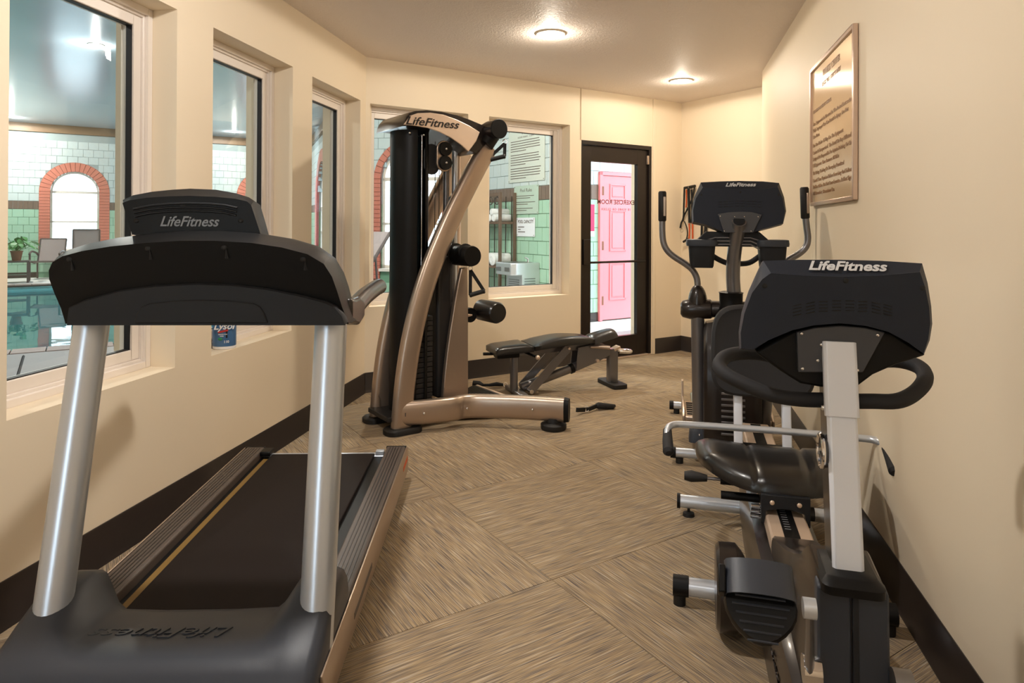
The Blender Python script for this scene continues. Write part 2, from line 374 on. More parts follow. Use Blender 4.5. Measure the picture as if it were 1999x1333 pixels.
# windows
def window(name, fr, a, b, refl=False):
    w = put(tag(bpy.data.objects.new(name, None), kind='structure'), fr); C.objects.link(w)
    def frame(nm, e0, e1, xa, xb, m, bev=.003):
        g = G(); xc, xd = (xa + xb) / 2, abs(xb - xa); A, B, Z0, Z1 = a + e0, b - e0, ZS + e0, ZW - e0; t = e1 - e0
        g.box((xc, A + t / 2, (Z0 + Z1) / 2), (xd, t, Z1 - Z0)); g.box((xc, B - t / 2, (Z0 + Z1) / 2), (xd, t, Z1 - Z0))
        g.box((xc, (A + B) / 2, Z0 + t / 2), (xd, B - A - 2 * t, t)); g.box((xc, (A + B) / 2, Z1 - t / 2), (xd, B - A - 2 * t, t))
        return obj(nm, g, m, w, bev)
    frame('frame', 0, .030, -.21, -.118, M_('vinyl')); frame('frame_step', .030, .042, -.205, -.132, M_('vinyl'), .002); frame('sash', .042, .088, -.20, -.142, M_('vinyl'), .004)
    frame('gasket', .086, .092, -.176, -.150, M_('gasket'), 0)
    obj('pane', G().box((-.166, (a + b) / 2, (ZS + ZW) / 2), (.006, b - a - .172, ZW - ZS - .172)), M_('glass'), w, ang=0)
for i, (a, b) in enumerate(WL): window('window_%d' % (i + 1), FL, a, b)
for i, (a, b) in enumerate(WA): window('window_%d' % (i + 4), FA, a, b)
# glazed door to the corridor
dr = put(tag(bpy.data.objects.new('door_1', None), kind='structure'), FA); C.objects.link(dr)
g = G()
for a, b, c, d in ((D0, D0 + .018, 0, ZD), (D1 - .03, D1, 0, ZD), (D0 + .018, D1 - .03, ZD - .04, ZD)): g.box((-.05, (a + b) / 2, (c + d) / 2), (.096, b - a, d - c))
obj('door_frame', g, M_('door_black'), dr, .003)
a, b = D0 + .022, D1 - .034; g0, g1 = FA.x(1153, 450, -.03).y, FA.x(1244, 450, -.03).y
zt, zb = FA.x(1200, 318, -.03).z, FA.x(1200, 657, -.03).z
g = G()
for p, q, c, d in ((a, g0, .012, ZD - .044), (g1, b, .012, ZD - .044), (g0, g1, zt, ZD - .044), (g0, g1, .012, zb)): g.box((-.05, (p + q) / 2, (c + d) / 2), (.044, q - p, d - c))
leaf = obj('door_leaf', g, M_('door_black'), dr, .002)
obj('pane', G().box((-.05, (g0 + g1) / 2, (zt + zb) / 2), (.006, g1 - g0, zt - zb)), M_('glass'), dr, ang=0)
zh = FA.x(1200, 511, -.01).z
g = G().tube([(-.005, a + .02, zh), (-.005, b - .05, zh)], .011, 10); obj('push_bar', g, M_('door_black'), dr)
obj('lock_box', G().box((-.012, a + .052, zh + .10), (.034, .085, .24)), M_('door_black'), dr, .004)
obj('hinge', G().box((-.016, b - .004, ZD - .14), (.022, .03, .09)), M_('champagne'), dr, .003)
obj('threshold', G().box((-.06, (D0 + D1) / 2, .004), (.12, D1 - D0, .008)), M_('champagne_pale'), dr, .002)
nrm = Matrix.Rotation(0, 4, 'Z')
p1 = FA.x(1203, 395, -.054); p2 = FA.x(1203, 407, -.054)
text('lettering', 'EXERCISE ROOM', .062, M_('red_ink'), dr, face((-.055, p1.y, p1.z), (0, -1, 0), (0, 0, 1)), bold=.0008, space=1.05)
text('lettering', '18 YEARS OR OLDER', .034, M_('red_ink'), dr, face((-.055, p2.y, p2.z - .01), (0, -1, 0), (0, 0, 1)), space=1.25)
# recessed ceiling lamps
def downlight(p, label, watts=None, zc=ZC, grp='ceiling down lights', col=(1, .91, .79)):
    t = thing('ceiling_light', Frame((p[0], p[1], zc), 0), label, 'ceiling light', grp)
    obj('trim_ring', G().lathe([(.102, 0), (.104, -.004), (.096, -.010), (.080, -.008), (.072, 0), (.072, .004), (.102, .004)], n=28), M_('lamp_ring'), t)
    obj('lens', G().lathe([(.071, -.001), (.066, -.008), (.045, -.016), (.02, -.020), (.001, -.021)], n=24), M_('bulb'), t)
    ld = bpy.data.lights.new('lamp', 'SPOT'); ld.energy = (watts or LAMP_W) * .62; ld.color = col; ld.shadow_soft_size = .06; ld.spot_size = math.radians(179); ld.spot_blend = .05
    lo = bpy.data.objects.new('lamp', ld); C.objects.link(lo); lo.parent = t; lo.location = (0, 0, -.03)
    ld = bpy.data.lights.new('lamp_beam', 'SPOT'); ld.energy = (watts or LAMP_W) * .72; ld.color = col; ld.shadow_soft_size = .06; ld.spot_size = math.radians(132); ld.spot_blend = 1
    lo = bpy.data.objects.new('lamp_beam', ld); C.objects.link(lo); lo.parent = t; lo.location = (0, 0, -.03)
    ld = bpy.data.lights.new('lamp_spill', 'POINT'); ld.energy = (watts or LAMP_W) * .11; ld.color = col; ld.shadow_soft_size = .03
    lo = bpy.data.objects.new('lamp_spill', ld); C.objects.link(lo); lo.parent = t; lo.location = (0, 0, -.05)
    return t
downlight((.255, 4.515), 'round recessed ceiling lamp glowing above the cable tower and bench', LAMP_W * .68, col=(1, .89, .74))
downlight((1.495, 5.943), 'round recessed ceiling lamp glowing near the glazed door', LAMP_W * .5, col=(1, .89, .74))
downlight((-.55, 2.0), 'round recessed ceiling lamp over the treadmill', LAMP_W * 1.05, col=(1, .96, .92)); downlight((-.3, -.5), 'round recessed ceiling lamp nearest the back wall', LAMP_W * .3, col=(1, .98, .97))
# framed rules board on the right wall
a, b, c, d = 3.024, 3.894, 1.400, 2.132
sg = thing('rules_board', Frame(FR.w(0, (a + b) / 2, 0), aR), 'tan framed exercise rules board with brown lettering hung on the bare wall', 'sign')
hw = (b - a) / 2
g = G()
for y0, y1, z0, z1 in ((-hw, -hw + .018, c, d), (hw - .018, hw, c, d), (-hw + .018, hw - .018, c, c + .018), (-hw + .018, hw - .018, d - .018, d)): g.box((-.012, (y0 + y1) / 2, (z0 + z1) / 2), (.020, y1 - y0, z1 - z0))
obj('frame', g, M_('sign_frame'), sg, .003)
obj('panel', G().box((-.006, 0, (c + d) / 2), (.008, 2 * hw - .034, d - c - .034)), M_('sign_tan'), sg, ang=0)
lines = [('FITNESS CENTER', .046, 0, .075), ('REGISTERED GUESTS ONLY', .030, 0, .128), ('CENTER FOR USE BY GUESTS', .024, 1, .235),
 ('Use Equipment As Directed In The Posted Instructions', .0275, 1, .300), ('Only. Improper Use Can Result In Injury. Do Not', .0275, 1, .334), ('Use Alone.', .0275, 1, .368),
 ('No One Under 16 May Use The Equipment', .0275, 1, .414), ('Center Is Unsupervised. The Hotel Or Any Affiliated', .0275, 1, .452), ('Entity Is Not Responsible For Injuries Relating To Use', .0275, 1, .486), ('Of Equipment. User Assumes All Risks', .0275, 1, .520),
 ('No Eating, Drinking Or Horseplay Permitted', .0275, 1, .560), ('Consult Your Physician Before Exercising And Follow', .0275, 1, .600), ('His/Her Advice. Do Not Over-Exercise. At First Sign', .0275, 1, .634), ('Of Discomfort, Discontinue Use.', .0275, 1, .668)]
for s, sz, left, dz in lines:
    text('lettering', s, sz, M_('sign_ink'), sg, face((-.0115, (hw - .04) if left else 0, d - dz), (0, -1, 0), (0, 0, 1)), ext=.0004, align='LEFT' if left else 'CENTER', bold=.0002, sx=1.28 if left else 1.0)
# ================================================================== the pool hall beyond the glass
FP = Frame((0, 0), aA)      # y = u (along the window wall), x = -v
def pbox(g, u0, u1, v0, v1, z0, z1): g.box((-(v0 + v1) / 2, (u0 + u1) / 2, (z0 + z1) / 2), (v1 - v0, u1 - u0, z1 - z0))
PU0, PU1, PV0, PV1 = -14, 1.6, 8.62, 17.7
def deck(name, u0, u1, v0, v1, m):
    g = G(); pbox(g, u0, u1, v0, v1, -.16, -.012); o = put(obj(name, g, m, ang=0), FP); o['kind'] = 'structure'; return o
dk = deck('pool_deck', -20, 14, -6, PV0 - .3, M_('concrete')); deck('pool_deck_end', PU1 + .3, 14, PV0 - .3, 24, M_('concrete')); deck('pool_deck_far', -20, PU1 + .3, PV1 + .3, 24, M_('deck_pale')); deck('pool_deck_side', -20, PU0 - .3, PV0 - .3, PV1 + .3, M_('concrete'))
g = G()
p1, p2 = FP.z(46, 695, -.012), FP.z(20, 782, -.012); g.tube([(p1.x, p1.y, -.0115), (p2.x, p2.y, -.0115)], .012, 4); obj('expansion_joint', g, M_('joint_dark'), None); jo = bpy.data.objects['expansion_joint']; jo.parent = dk
pb = G(); pbox(pb, PU0, PU1, PV0, PV1, -1.4, -1.3); pbox(pb, PU0, PU1, PV0 - .3, PV0, -1.4, -.05); pbox(pb, PU0, PU1, PV1, PV1 + .3, -1.4, -.05); pbox(pb, PU0 - .3, PU0, PV0, PV1, -1.4, -.05); pbox(pb, PU1, PU1 + .3, PV0, PV1, -1.4, -.05)
o = put(obj('pool_basin', pb, M_('pool_tile'), ang=0), FP); o['kind'] = 'structure'
wv = G(); wv.add([(-PV0, PU0, -.13), (-PV0, PU1, -.13), (-PV1, PU1, -.13), (-PV1, PU0, -.13)], [(0, 1, 2, 3)])
o = put(obj('pool_water', wv, M_('water'), ang=0), FP); tag(o, 'still turquoise water filling the indoor swimming pool', 'water', kind='stuff')
cf = G(); pbox(cf, 4.35, 9, 6.3, 8.4, -.012, -.004); o = put(obj('sunlit_floor_slab', cf, M_('deck_pale'), ang=0), FP); o['kind'] = 'structure'  # pale slab over the grey deck, its colour stands in for glaring daylight
cop = put(tag(bpy.data.objects.new('pool_coping', None), kind='structure'), FP); C.objects.link(cop)
cm = mesh_of('coping_stone', G().box((0, 0, 0), (.29, .288, .06)), 0); cm.materials.append(M_('coping'))
for v, n0, n1 in ((PV0 - .15, -14, 6), (PV1 + .15, -24, 6)):
    for k in range(n0, n1):
        o = bpy.data.objects.new('coping_stone', cm); C.objects.link(o); o.parent = cop; o.location = (-v, .15 + k * .3, -.035 + random.uniform(-.001, .001))
obj('coping_bed', (lambda g: (pbox(g, -14, 1.8, PV0 - .3, PV0, -.1, -.012 - .01), pbox(g, -14, 1.8, PV1, PV1 + .3, -.1, -.022), g)[2])(G()), M_('joint_dark'), cop, ang=0)
# block walls with soldier-course stripe and arched windows
HZ = 3.75
blk = {}
def unit_mesh(key, d, m):
    if key not in blk:
        me = mesh_of(key, G().box((0, 0, 0), d), 0); me.materials.append(m); blk[key] = me
    return blk[key]
def block_wall(name, A, B, arches, vis, trim=True):
    """A, B: ends (world x,y) of the face seen from the hall; y runs from A to B, x points out of the face to the hall; arches: (centre, inner half width, sill, spring, ring); vis: stretches with single blocks"""
    A, B = Vector(A), Vector(B); d = (B - A); Ln = d.length; az = math.atan2(d.x, d.y); fr = Frame((A.x, A.y), az)
    w = put(tag(bpy.data.objects.new(name, None), kind='structure'), fr); C.objects.link(w)
    # backing: vertical strips, cut round the openings
    holes = []
    for c, hwid, sill, spring, ring in arches:
        n = 14
        for k in range(n):
            y0 = c - hwid + 2 * hwid * k / n; y1 = c - hwid + 2 * hwid * (k + 1) / n; ym = (y0 + y1) / 2 - c
            holes.append((y0, y1, sill, spring + math.sqrt(max(hwid ** 2 - ym ** 2, 0))))
    def strip(nm, z0, z1, m):
        g = G(); s = 0
        def bx(a, b, c, d):
            if b - a > 1e-4 and d - c > 1e-4: g.box((-.1, (a + b) / 2, (c + d) / 2), (.2, b - a, d - c))
        for a, b, c, d in sorted(holes):
            bx(s, a, z0, z1); bx(a, b, z0, min(max(c, z0), z1)); bx(a, b, min(max(d, z0), z1), z1); s = b
        bx(s, Ln, z0, z1); return obj(nm, g, m, w, ang=0)
    strip('wall_lower', -.02, 1.66, M_('mortar_green')); strip('wall_upper', 1.66, HZ, M_('mortar_white'))
    def free(y0, y1, z0, z1):
        for c, hwid, sill, spring, ring in arches:
            R = hwid + ring
            R -= .10
            if y1 > c - R and y0 < c + R and z1 > sill - .05:
                if z0 < spring: return False
                dy = 0 if y0 < c < y1 else min(abs(y0 - c), abs(y1 - c))
                if math.hypot(dy, z0 - spring) < R: return False
        return True
    gap = .009
    rest = {'block_green': G(), 'block_white': G(), 'tile_brown': G()}
    single = lambda p, q: any(p >= a_ - 1e-6 and q <= b_ + 1e-6 for a_, b_ in vis)
    for r in range(19):
        hgt = .1925 if r < 8 else .189
        z0 = .12 + r * .1925 if r < 8 else 1.86 + (r - 8) * .189
        if z0 + hgt > HZ - .2: continue
        off = .11 if r % 2 else 0
        for k in range(-1, int(Ln / .22) + 1):
            y0, y1 = max(off + k * .22, 0), min(off + k * .22 + .22, Ln)
            if y1 - y0 < .04: continue
            nm = 'block_green' if r < 8 else 'block_white'
            halves = [(y0, y1)] if free(y0, y1, z0, z0 + hgt) else [(y0, (y0 + y1) / 2), ((y0 + y1) / 2, y1)]
            for p, q in halves:
                if not free(p, q, z0, z0 + hgt): continue
                pos = (.004 + random.uniform(-.001, .001), (p + q) / 2, z0 + hgt / 2)
                if single(p, q):
                    me = unit_mesh('%s%d%d' % (nm, round((q - p) * 1000), r < 8), (.016, q - p - gap, hgt - gap), M_(nm))
                    o = bpy.data.objects.new('block', me); C.objects.link(o); o.parent = w; o.location = pos
                else: rest[nm].box(pos, (.016, q - p - gap, hgt - gap))
    bm_ = unit_mesh('soldier', (.022, .094, .19), M_('tile_brown'))
    for k in range(int(Ln / .1)):
        y = k * .1 + .05
        if not free(y - .05, y + .05, 1.66, 1.86): continue
        if single(y - .05, y + .05): o = bpy.data.objects.new('soldier_brick', bm_); C.objects.link(o); o.parent = w; o.location = (.006, y, 1.76)
        else: rest['tile_brown'].box((.006, y, 1.76), (.022, .094, .19))
    for nm, g in rest.items():
        if g.v: o = obj('soldier_course' if nm == 'tile_brown' else 'block_course', g, M_(nm), w, ang=0); o['kind'] = 'stuff'
    if trim:
        obj('beam', G().box((.03, Ln / 2, HZ - .1), (.10, Ln, .2)), M_('beam_brown'), w, .004)
        g = G(); s = 0
        for c, hwid, sill, spring, ring in sorted(arches): g.box((.008, (s + c - hwid - ring) / 2, .06), (.02, c - hwid - ring - s, .12)); s = c + hwid + ring
        g.box((.008, (s + Ln) / 2, .06), (.02, Ln - s, .12)); obj('base_strip', g, M_('base'), w)
    for c, hwid, sill, spring, ring in arches:
        # brick surround, one brick at a time, and a white window in the opening
        bed = G(); R0, R1 = hwid, hwid + ring
        n = 24
        for k in range(n):
            t0, t1 = math.pi * k / n, math.pi * (k + 1) / n
            ring_ = [(c + R * math.cos(t), spring + R * math.sin(t)) for R, t in ((R0, t0), (R1, t0), (R1, t1), (R0, t1))]
            bed.loft([[Vector((x, y, z)) for y, z in ring_] for x in (-.05, .016)])
        for sd in (-1, 1): bed.box((-.017, c + sd * (R0 + R1) / 2, (spring + sill) / 2 - .1), (.066, ring, spring - sill + .2))
        obj('surround_bed', bed, M_('brick_joint'), w, ang=0)
        n = max(18, int(math.pi * R1 / .115))
        for k in range(n):
            t0, t1 = math.pi * (k + .05) / n, math.pi * (k + .95) / n
            q = [(c + R * math.cos(t), spring + R * math.sin(t)) for R, t in ((R0 + .003, t0), (R1 - .003, t0), (R1 - .003, t1), (R0 + .003, t1))]
            obj('brick', G().loft([[Vector((x, y, z)) for y, z in q] for x in (-.04, .026)]), M_('brick_pink'), w, ang=0)
        zz = spring
        bmesh_ = unit_mesh('jamb%.2f' % ring, (.07, ring - .006, .068), M_('brick_pink'))
        while zz - .075 > sill - .2:
            for sd in (-1, 1):
                o = bpy.data.objects.new('brick', bmesh_); C.objects.link(o); o.parent = w; o.location = (-.009, c + sd * (R0 + R1) / 2, zz - .0375)
            zz -= .075
        g = G(); t = .045
        for k in range(20):
            t0, t1 = math.pi * k / 20, math.pi * (k + 1) / 20
            q = [(c + R * math.cos(a_), spring + R * math.sin(a_)) for R, a_ in ((R0 - t, t0), (R0, t0), (R0, t1), (R0 - t, t1))]
            g.loft([[Vector((x, y, z)) for y, z in q] for x in (-.16, -.09)])
        for y0, y1, z0, z1 in ((c - R0, c - R0 + t, sill, spring), (c + R0 - t, c + R0, sill, spring), (c - R0, c + R0, sill, sill + .06), (c - R0, c + R0, spring - .03, spring + .03), (c - R0, c + R0, (sill + spring) / 2 - .02, (sill + spring) / 2 + .02)): g.box((-.125, (y0 + y1) / 2, (z0 + z1) / 2), (.07, y1 - y0, z1 - z0))
        fr_ = obj('arched_window_frame', g, M_('vinyl'), w)
        for z0, z1 in ((sill + .06, (sill + spring) / 2 - .02), ((sill + spring) / 2 + .02, spring - .03)): obj('pane', G().box((-.125, c, (z0 + z1) / 2), (.006, 2 * (R0 - t), z1 - z0)), M_('glass'), fr_, ang=0)
        obj('sill', G().box((0, c, sill - .02), (.16, 2 * R0, .05)), M_('vinyl'), w, .004)
    return w
u2 = lambda u, v: uu * u + vv * v
VW = 20.1
Kp = u2(5.7, VW)
# A to B chosen so that the frame's x axis (right of the direction A->B) points into the hall
E1 = u2(-9, VW)
def uW(px, py=400):
    h = FP._hit(px, py, FP.r, -VW); return h.y
ca = uW(146.5); cb = ca + 4.55
# going along +u with x = right = -v, towards the gym
block_wall('wall_pool_end', E1, Kp, [(ca + 9, .515, .62, 2.10, .23), (cb + 9, .515, .62, 2.10, .23)], [(7.3, 10.1), (11.9, 13.5)])
Q1, Q2, P0 = Vector((-2.75, 11.7)), Vector((-.82, 11.3)), Vector((.73, 8.89))
d2 = (Q1 - Kp).length
block_wall('wall_pool_side', Kp, Q1, [(d2 * .40, 1.15, .5, 1.75, .3)], [])
dd = (Q2 - Q1).length
block_wall('wall_pool_bay', Q1, Q2, [(dd * .53, .56, .55, 2.1, .12)], [(0, dd)])
w4 = block_wall('wall_pool_signs', Q2, P0, [], [(0, 3)])
PKE = P0 + uu * 4.5
block_wall('wall_corridor', P0, PKE, [], [(.0, 1.9)], trim=True)
wall('wall_pool_left', FP, 4, -21, -9.2, -9, -.1, HZ, [], M_('block_white'))
# hall roof with its lamps
hp = [u2(-9.1, VW + .15), Kp + vv * .15 + uu * .1, Q1 + Vector((.15, .15)), Q2 + Vector((.1, .2)), P0 + Vector((.05, .05)), FA.w(-.1, 4.25).to_2d(), FA.w(-.1, 1.75).to_2d(), FL.w(-.15, 4.9).to_2d(), FL.w(-.15, -2.3).to_2d(), Vector((-6, -2.5)), u2(-9.1, -2)]
o = obj('pool_hall_ceiling', G().loft([[Vector((p.x, p.y, HZ)) for p in hp], [Vector((p.x, p.y, HZ + .1)) for p in hp]]), M_('hall_ceiling'), ang=0); o['kind'] = 'structure'
g = FL.w(-.3, -2.3); o = obj('wall_pool_near', G().loft([[Vector((x, y, z)) for x, y in ((g.x, g.y), (-6, -2.6), (u2(-9.1, -2).x, u2(-9.1, -2).y), (u2(-9.1, -2).x, u2(-9.1, -2).y - .2), (-6, -2.8), (g.x, g.y - .2))] for z in (-.1, HZ)]), M_('block_white'), ang=0); o['kind'] = 'structure'
for px, py, lb in ((187, 87, 'large bright recessed lamp in the hall ceiling above the pool water'), (22, 228, 'small recessed lamp in the hall ceiling above the plant table'), (457, 257, 'small recessed lamp in the hall ceiling beyond the sill with the wipes tub')):
    h = FP.z(px, py, HZ); q = FP.w(h.x, h.y)
    downlight((q.x, q.y), lb, POOL_W, HZ, 'pool hall down lights', (1, .93, .84))
for q, lb in ((u2(-3, 4.5), 'recessed lamp in the hall ceiling over the near pool deck'), (u2(2.2, 8.0), 'recessed lamp in the hall ceiling by the lounge chair'), (u2(3.2, 6.3), 'recessed lamp in the hall ceiling over the drinking fountain')): downlight((q.x, q.y), lb, POOL_W, HZ, 'pool hall down lights', (1, .93, .84))
# ================================================================== treadmill
def shell(pts, rings, c=None, ang=30):
    """pts: (x,z) outline; rings: (y, scale, dz) slices of it"""
    n = len(pts); cx = sum(p[0] for p in pts) / n; cz = sum(p[1] for p in pts) / n
    g = G(); g.loft([[Vector((cx + (x - cx) * k, y, cz + (z - cz) * k + dz)) for x, z in pts] for y, k, dz in rings]); return g
def outl(fr, pix, ly): return [(p.x, p.z) for p in (fr.y(a, b, ly) for a, b in pix)]
def disc(g, c, n_, r, t, seg=12):
    d = Vector(n_).normalized(); return g.tube([Vector(c) - d * t / 2, Vector(c) + d * t / 2], r, seg)
FT = Frame((-.841, 1.5), -.035)
T = thing('treadmill', FT, 'treadmill with wide black console on two silver posts beside the pool windows', 'treadmill')
for sd in (-1, 1):
    g = G(); prof = [(.295, .10), (.295, .196), (.300, .202), (.380, .202), (.388, .194), (.388, .10)]
    g.loft([[Vector((sd * x, y, z)) for x, z in prof] for y in (.36, 1.785)])
    rl = obj('side_rail', g, M_('rail_top'), T, .003)
    for k in range(5): obj('grip_rib', G().box((sd * (.315 + k * .013), 1.08, .2025), (.004, 1.38, .003)), M_('brownblack'), rl, ang=0)
    g = G(); prof = [(.3885, .075), (.3885, .200), (.394, .200), (.398, .185), (.398, .085), (.394, .075)]
    g.loft([[Vector((sd * x, y, z)) for x, z in prof] for y in (.10, 1.79)]); obj('rail_trim', g, M_('champagne'), T, .002)
    obj('rail_end_cap', G().box((sd * .342, 1.79, .145), (.10, .016, .115)), M_('black'), T, .006)
    obj('foot', G().cyl((sd * .33, 1.62, 0), (sd * .33, 1.62, .08), .03, 14), M_('rubber'), T)
    obj('wheel', G().cyl((sd * .30 - .015, .16, .05), (sd * .30 + .015, .16, .05), .05, 18), M_('rubber'), T)
obj('orange_decal', G().box((.3985, 1.69, .15), (.001, .16, .022)), M_('orange'), T, ang=0)
obj('rail_lettering_plate', G().box((.3985, .62, .13), (.001, .30, .018)), M_('rail_top'), T, ang=0)
g = G(); bp = [(1.77, .172), (1.785, .155), (1.77, .135), (.40, .135), (.39, .155), (.40, .186), (1.73, .186)]
g.loft([[Vector((x, y, z)) for y, z in bp] for x in (-.243, .243)]); obj('running_belt', g, M_('belt'), T, .004)
obj('deck', G().box((0, 1.06, .13), (.586, 1.36, .08)), M_('black'), T)
obj('belt_edge', G().box((-.263, 1.05, .1715), (.022, 1.30, .004)), M_('yellow_edge'), T, ang=0)
obj('rear_roller', G().cyl((-.285, 1.755, .155), (.285, 1.755, .155), .026, 18), M_('silver'), T)
obj('roller_guard', G().box((-.272, 1.745, .192), (.05, .07, .022)), M_('black'), T, .006); obj('roller_bracket', G().box((.268, 1.752, .18), (.04, .03, .03)), M_('silver'), T, .003)
# motor hood: slices across the machine, rising to a shoulder round each post
cen = [(.385, .170), (.383, .196), (.372, .212), (.34, .224), (.25, .244), (.15, .258), (.10, .258), (.06, .246), (.035, .222), (.026, .18), (.026, .07)]
shd = [(.44, .185), (.435, .26), (.415, .305), (.36, .328), (.28, .328), (.18, .292), (.11, .262), (.065, .242), (.038, .215), (.026, .18), (.026, .07)]
edg = [(.44, .16), (.435, .23), (.415, .275), (.36, .300), (.28, .300), (.18, .262), (.12, .232), (.085, .208), (.06, .180), (.05, .14), (.05, .07)]
def mixp(a, b, t): return [(p[0] + (q[0] - p[0]) * t, p[1] + (q[1] - p[1]) * t) for p, q in zip(a, b)]
xs = [(-.388, edg, edg, 0), (-.378, edg, shd, .75), (-.36, shd, shd, 0), (-.30, shd, shd, 0), (-.285, cen, shd, .93), (-.262, cen, shd, .62), (-.235, cen, shd, .22), (-.21, cen, shd, .04), (-.1, cen, cen, 0)]
rows = [(x, mixp(a, b, t)) for x, a, b, t in xs]; rows += [(-x, p) for x, p in reversed(rows)]
g = G(); g.loft([[Vector((x, y, z)) for y, z in p] + [Vector((x, .3, .07)), Vector((x, .40, .10))] for x, p in rows])
hood = obj('motor_hood', g, M_('graphite'), T, ang=50)
text('logo', 'LifeFitness', .075, M_('graphite'), hood, face((-.03, .20, .2527), (-1, 0, 0), (0, -1, .13)), ext=.0016, shear=.35, sx=1.1)
obj('belly_pan', G().box((0, .22, .065), (.72, .36, .07)), M_('black'), T, .01)
# posts
for sd in (-1, 1):
    obj('post', G().tube([(sd * .337 + .010, .195, .09), (sd * .337 + .010, .25, .33), (sd * .333 + .008, .41, 1.05)], .0445, 24), M_('silver'), T)
    obj('post_foot', G().box((sd * .345, .20, .085), (.085, .12, .03)), M_('black'), T, .004)
# console
KY = .335
face_px = [(128, 632), (119, 602), (106, 572), (96, 545), (95, 528), (102, 512), (122, 500), (160, 490), (215, 481), (285, 474), (350, 470), (420, 470), (490, 474), (550, 483), (600, 496), (632, 515), (648, 540), (658, 568), (668, 600), (681, 632)]
tilt = lambda py: -.055 * max(0, (632 - py)) / 160
fo3 = [FT.y(a, b, KY + tilt(b)) for a, b in face_px]; fo = [(p.x, p.z) for p in fo3]
sil_px = [(127, 632), (117, 600), (103, 568), (94, 541), (94, 521), (104, 503), (125, 489), (165, 476), (225, 464), (300, 455), (360, 450), (425, 450), (495, 455), (555, 465), (607, 480), (641, 504), (659, 534), (669, 563), (678, 598), (686, 630)]
so = outl(FT, sil_px, KY + .03); sb = outl(FT, sil_px, KY + .12)
g = G(); g.loft([list(fo3), [p + Vector((0, .005, .001)) for p in fo3], [Vector((x, KY + .045, z)) for x, z in so], [Vector((x * .99, KY + .13, z - .004)) for x, z in so], [Vector((x * .93, KY + .20, .9 * z + .1 * 1.12)) for x, z in so]])
con = obj('console', g, M_('black'), T, ang=25)
lp = outl(FT, [(129, 632), (133, 600), (165, 585), (230, 567), (300, 557), (380, 553), (450, 555), (520, 563), (585, 576), (635, 589), (655, 599), (668, 614), (675, 632)], KY - .036)
g = G().loft([[Vector((x, KY + .004, z)) for x, z in lp], [Vector((x, KY - .030, z)) for x, z in lp], [Vector((x * .996 , KY - .036, z - (.004 if z > .95 + .06 else 0))) for x, z in lp]])
lower = obj('lower_fascia', g, M_('grey_panel'), con, ang=30)
q = outl(FT, [(262, 631), (266, 612), (276, 598), (292, 592), (340, 587), (390, 585), (450, 587), (495, 592), (508, 599), (516, 612), (523, 631)], KY - .04)
obj('raised_badge', G().loft([[Vector((x, KY - .030, z)) for x, z in q], [Vector((x, KY - .040, z)) for x, z in q]]), M_('grey_panel'), lower, .003)
for px, py in ((140, 508), (293, 487), (442, 485), (596, 508)):
    kk = KY + tilt(py); p = FT.y(px, py, kk); g = G(); g.tube([(p.x, kk + .006, p.z - .026), (p.x, kk - .002, p.z)], [.0055, .0008], 8); obj('screw_boss', g, M_('grey_panel'), con)
    obj('screw_recess', G().ball((p.x - .006, kk, p.z + .004), .009, 8, 5, (1, .3, 1)), M_('hole'), con)
# display head
HY = .39
hf = outl(FT, [(258, 458), (250, 432), (239, 396), (252, 391), (285, 386), (330, 383), (370, 382), (420, 384), (460, 388), (482, 393), (490, 400), (500, 430), (509, 458)], HY)
hs = outl(FT, [(258, 458), (250, 430), (238, 390), (258, 381), (295, 374), (335, 370), (370, 368), (420, 370), (460, 377), (485, 385), (495, 392), (505, 425), (514, 458)], HY + .03)
g = G().loft([[Vector((x, HY, z)) for x, z in hf], [Vector((x, HY + .004, z + .001)) for x, z in hf], [Vector((x, HY + .035, z)) for x, z in hs], [Vector((x * .99, HY + .09, z - .01)) for x, z in hs]])
hd = obj('display_head', g, M_('black'), T, ang=25)
for k in range(3):
    pts = [FT.y(px, py + 7.2 * k, HY - .001) for px, py in ((260 + k * 2, 408), (290, 402), (330, 398), (370, 397), (410, 398), (440, 401), (463 - k, 406))]
    obj('vent_rib', G().tube([(p.x, HY - .001, p.z) for p in pts], .0036, 6), M_('grey_panel'), hd)
for px, py in ((357, 402), (266, 431), (470, 431)):
    p = FT.y(px, py, HY); obj('screw_recess', G().ball((p.x, HY, p.z), .008, 10, 5, (1, .3, .8)), M_('hole'), hd)
p = FT.y(369, 433, HY); text('logo', 'LifeFitness', .040, M_('logo_grey'), hd, face((p.x, HY - .0015, p.z), (1, 0, 0), (0, 0, 1)), shear=.35, bold=.0006, sx=.96)
# side arms and hand rails
for sd in (-1, 1):
    sx = 1 if sd > 0 else -1
    a = [FT.y(px, py, KY + .05) for px, py in ((681, 632), (690, 553))]; x0 = abs(a[0].x) if sd > 0 else .385
    g = G(); pr = [(.0, 1.005), (.0, 1.075), (.06, 1.068), (.13, 1.066), (.20, 1.045), (.20, .995), (.12, .982)]
    g.loft([[Vector((sd * x, KY + .06 + y, z)) for y, z in pr] for x in (.330, .402)]); arm = obj('arm', g, M_('brownblack'), T, .010)
    obj('hand_rail', G().tube(smooth([(sd * .372, KY + .22, 1.025), (sd * .374, KY + .40, 1.045), (sd * .378, KY + .60, 1.055), (sd * .380, KY + .66, 1.055)], 4), .029, 16), M_('brownblack'), T)
    obj('rail_end', G().ball((sd * .380, KY + .66, 1.055), .029, 14, 8), M_('silver_white'), T)

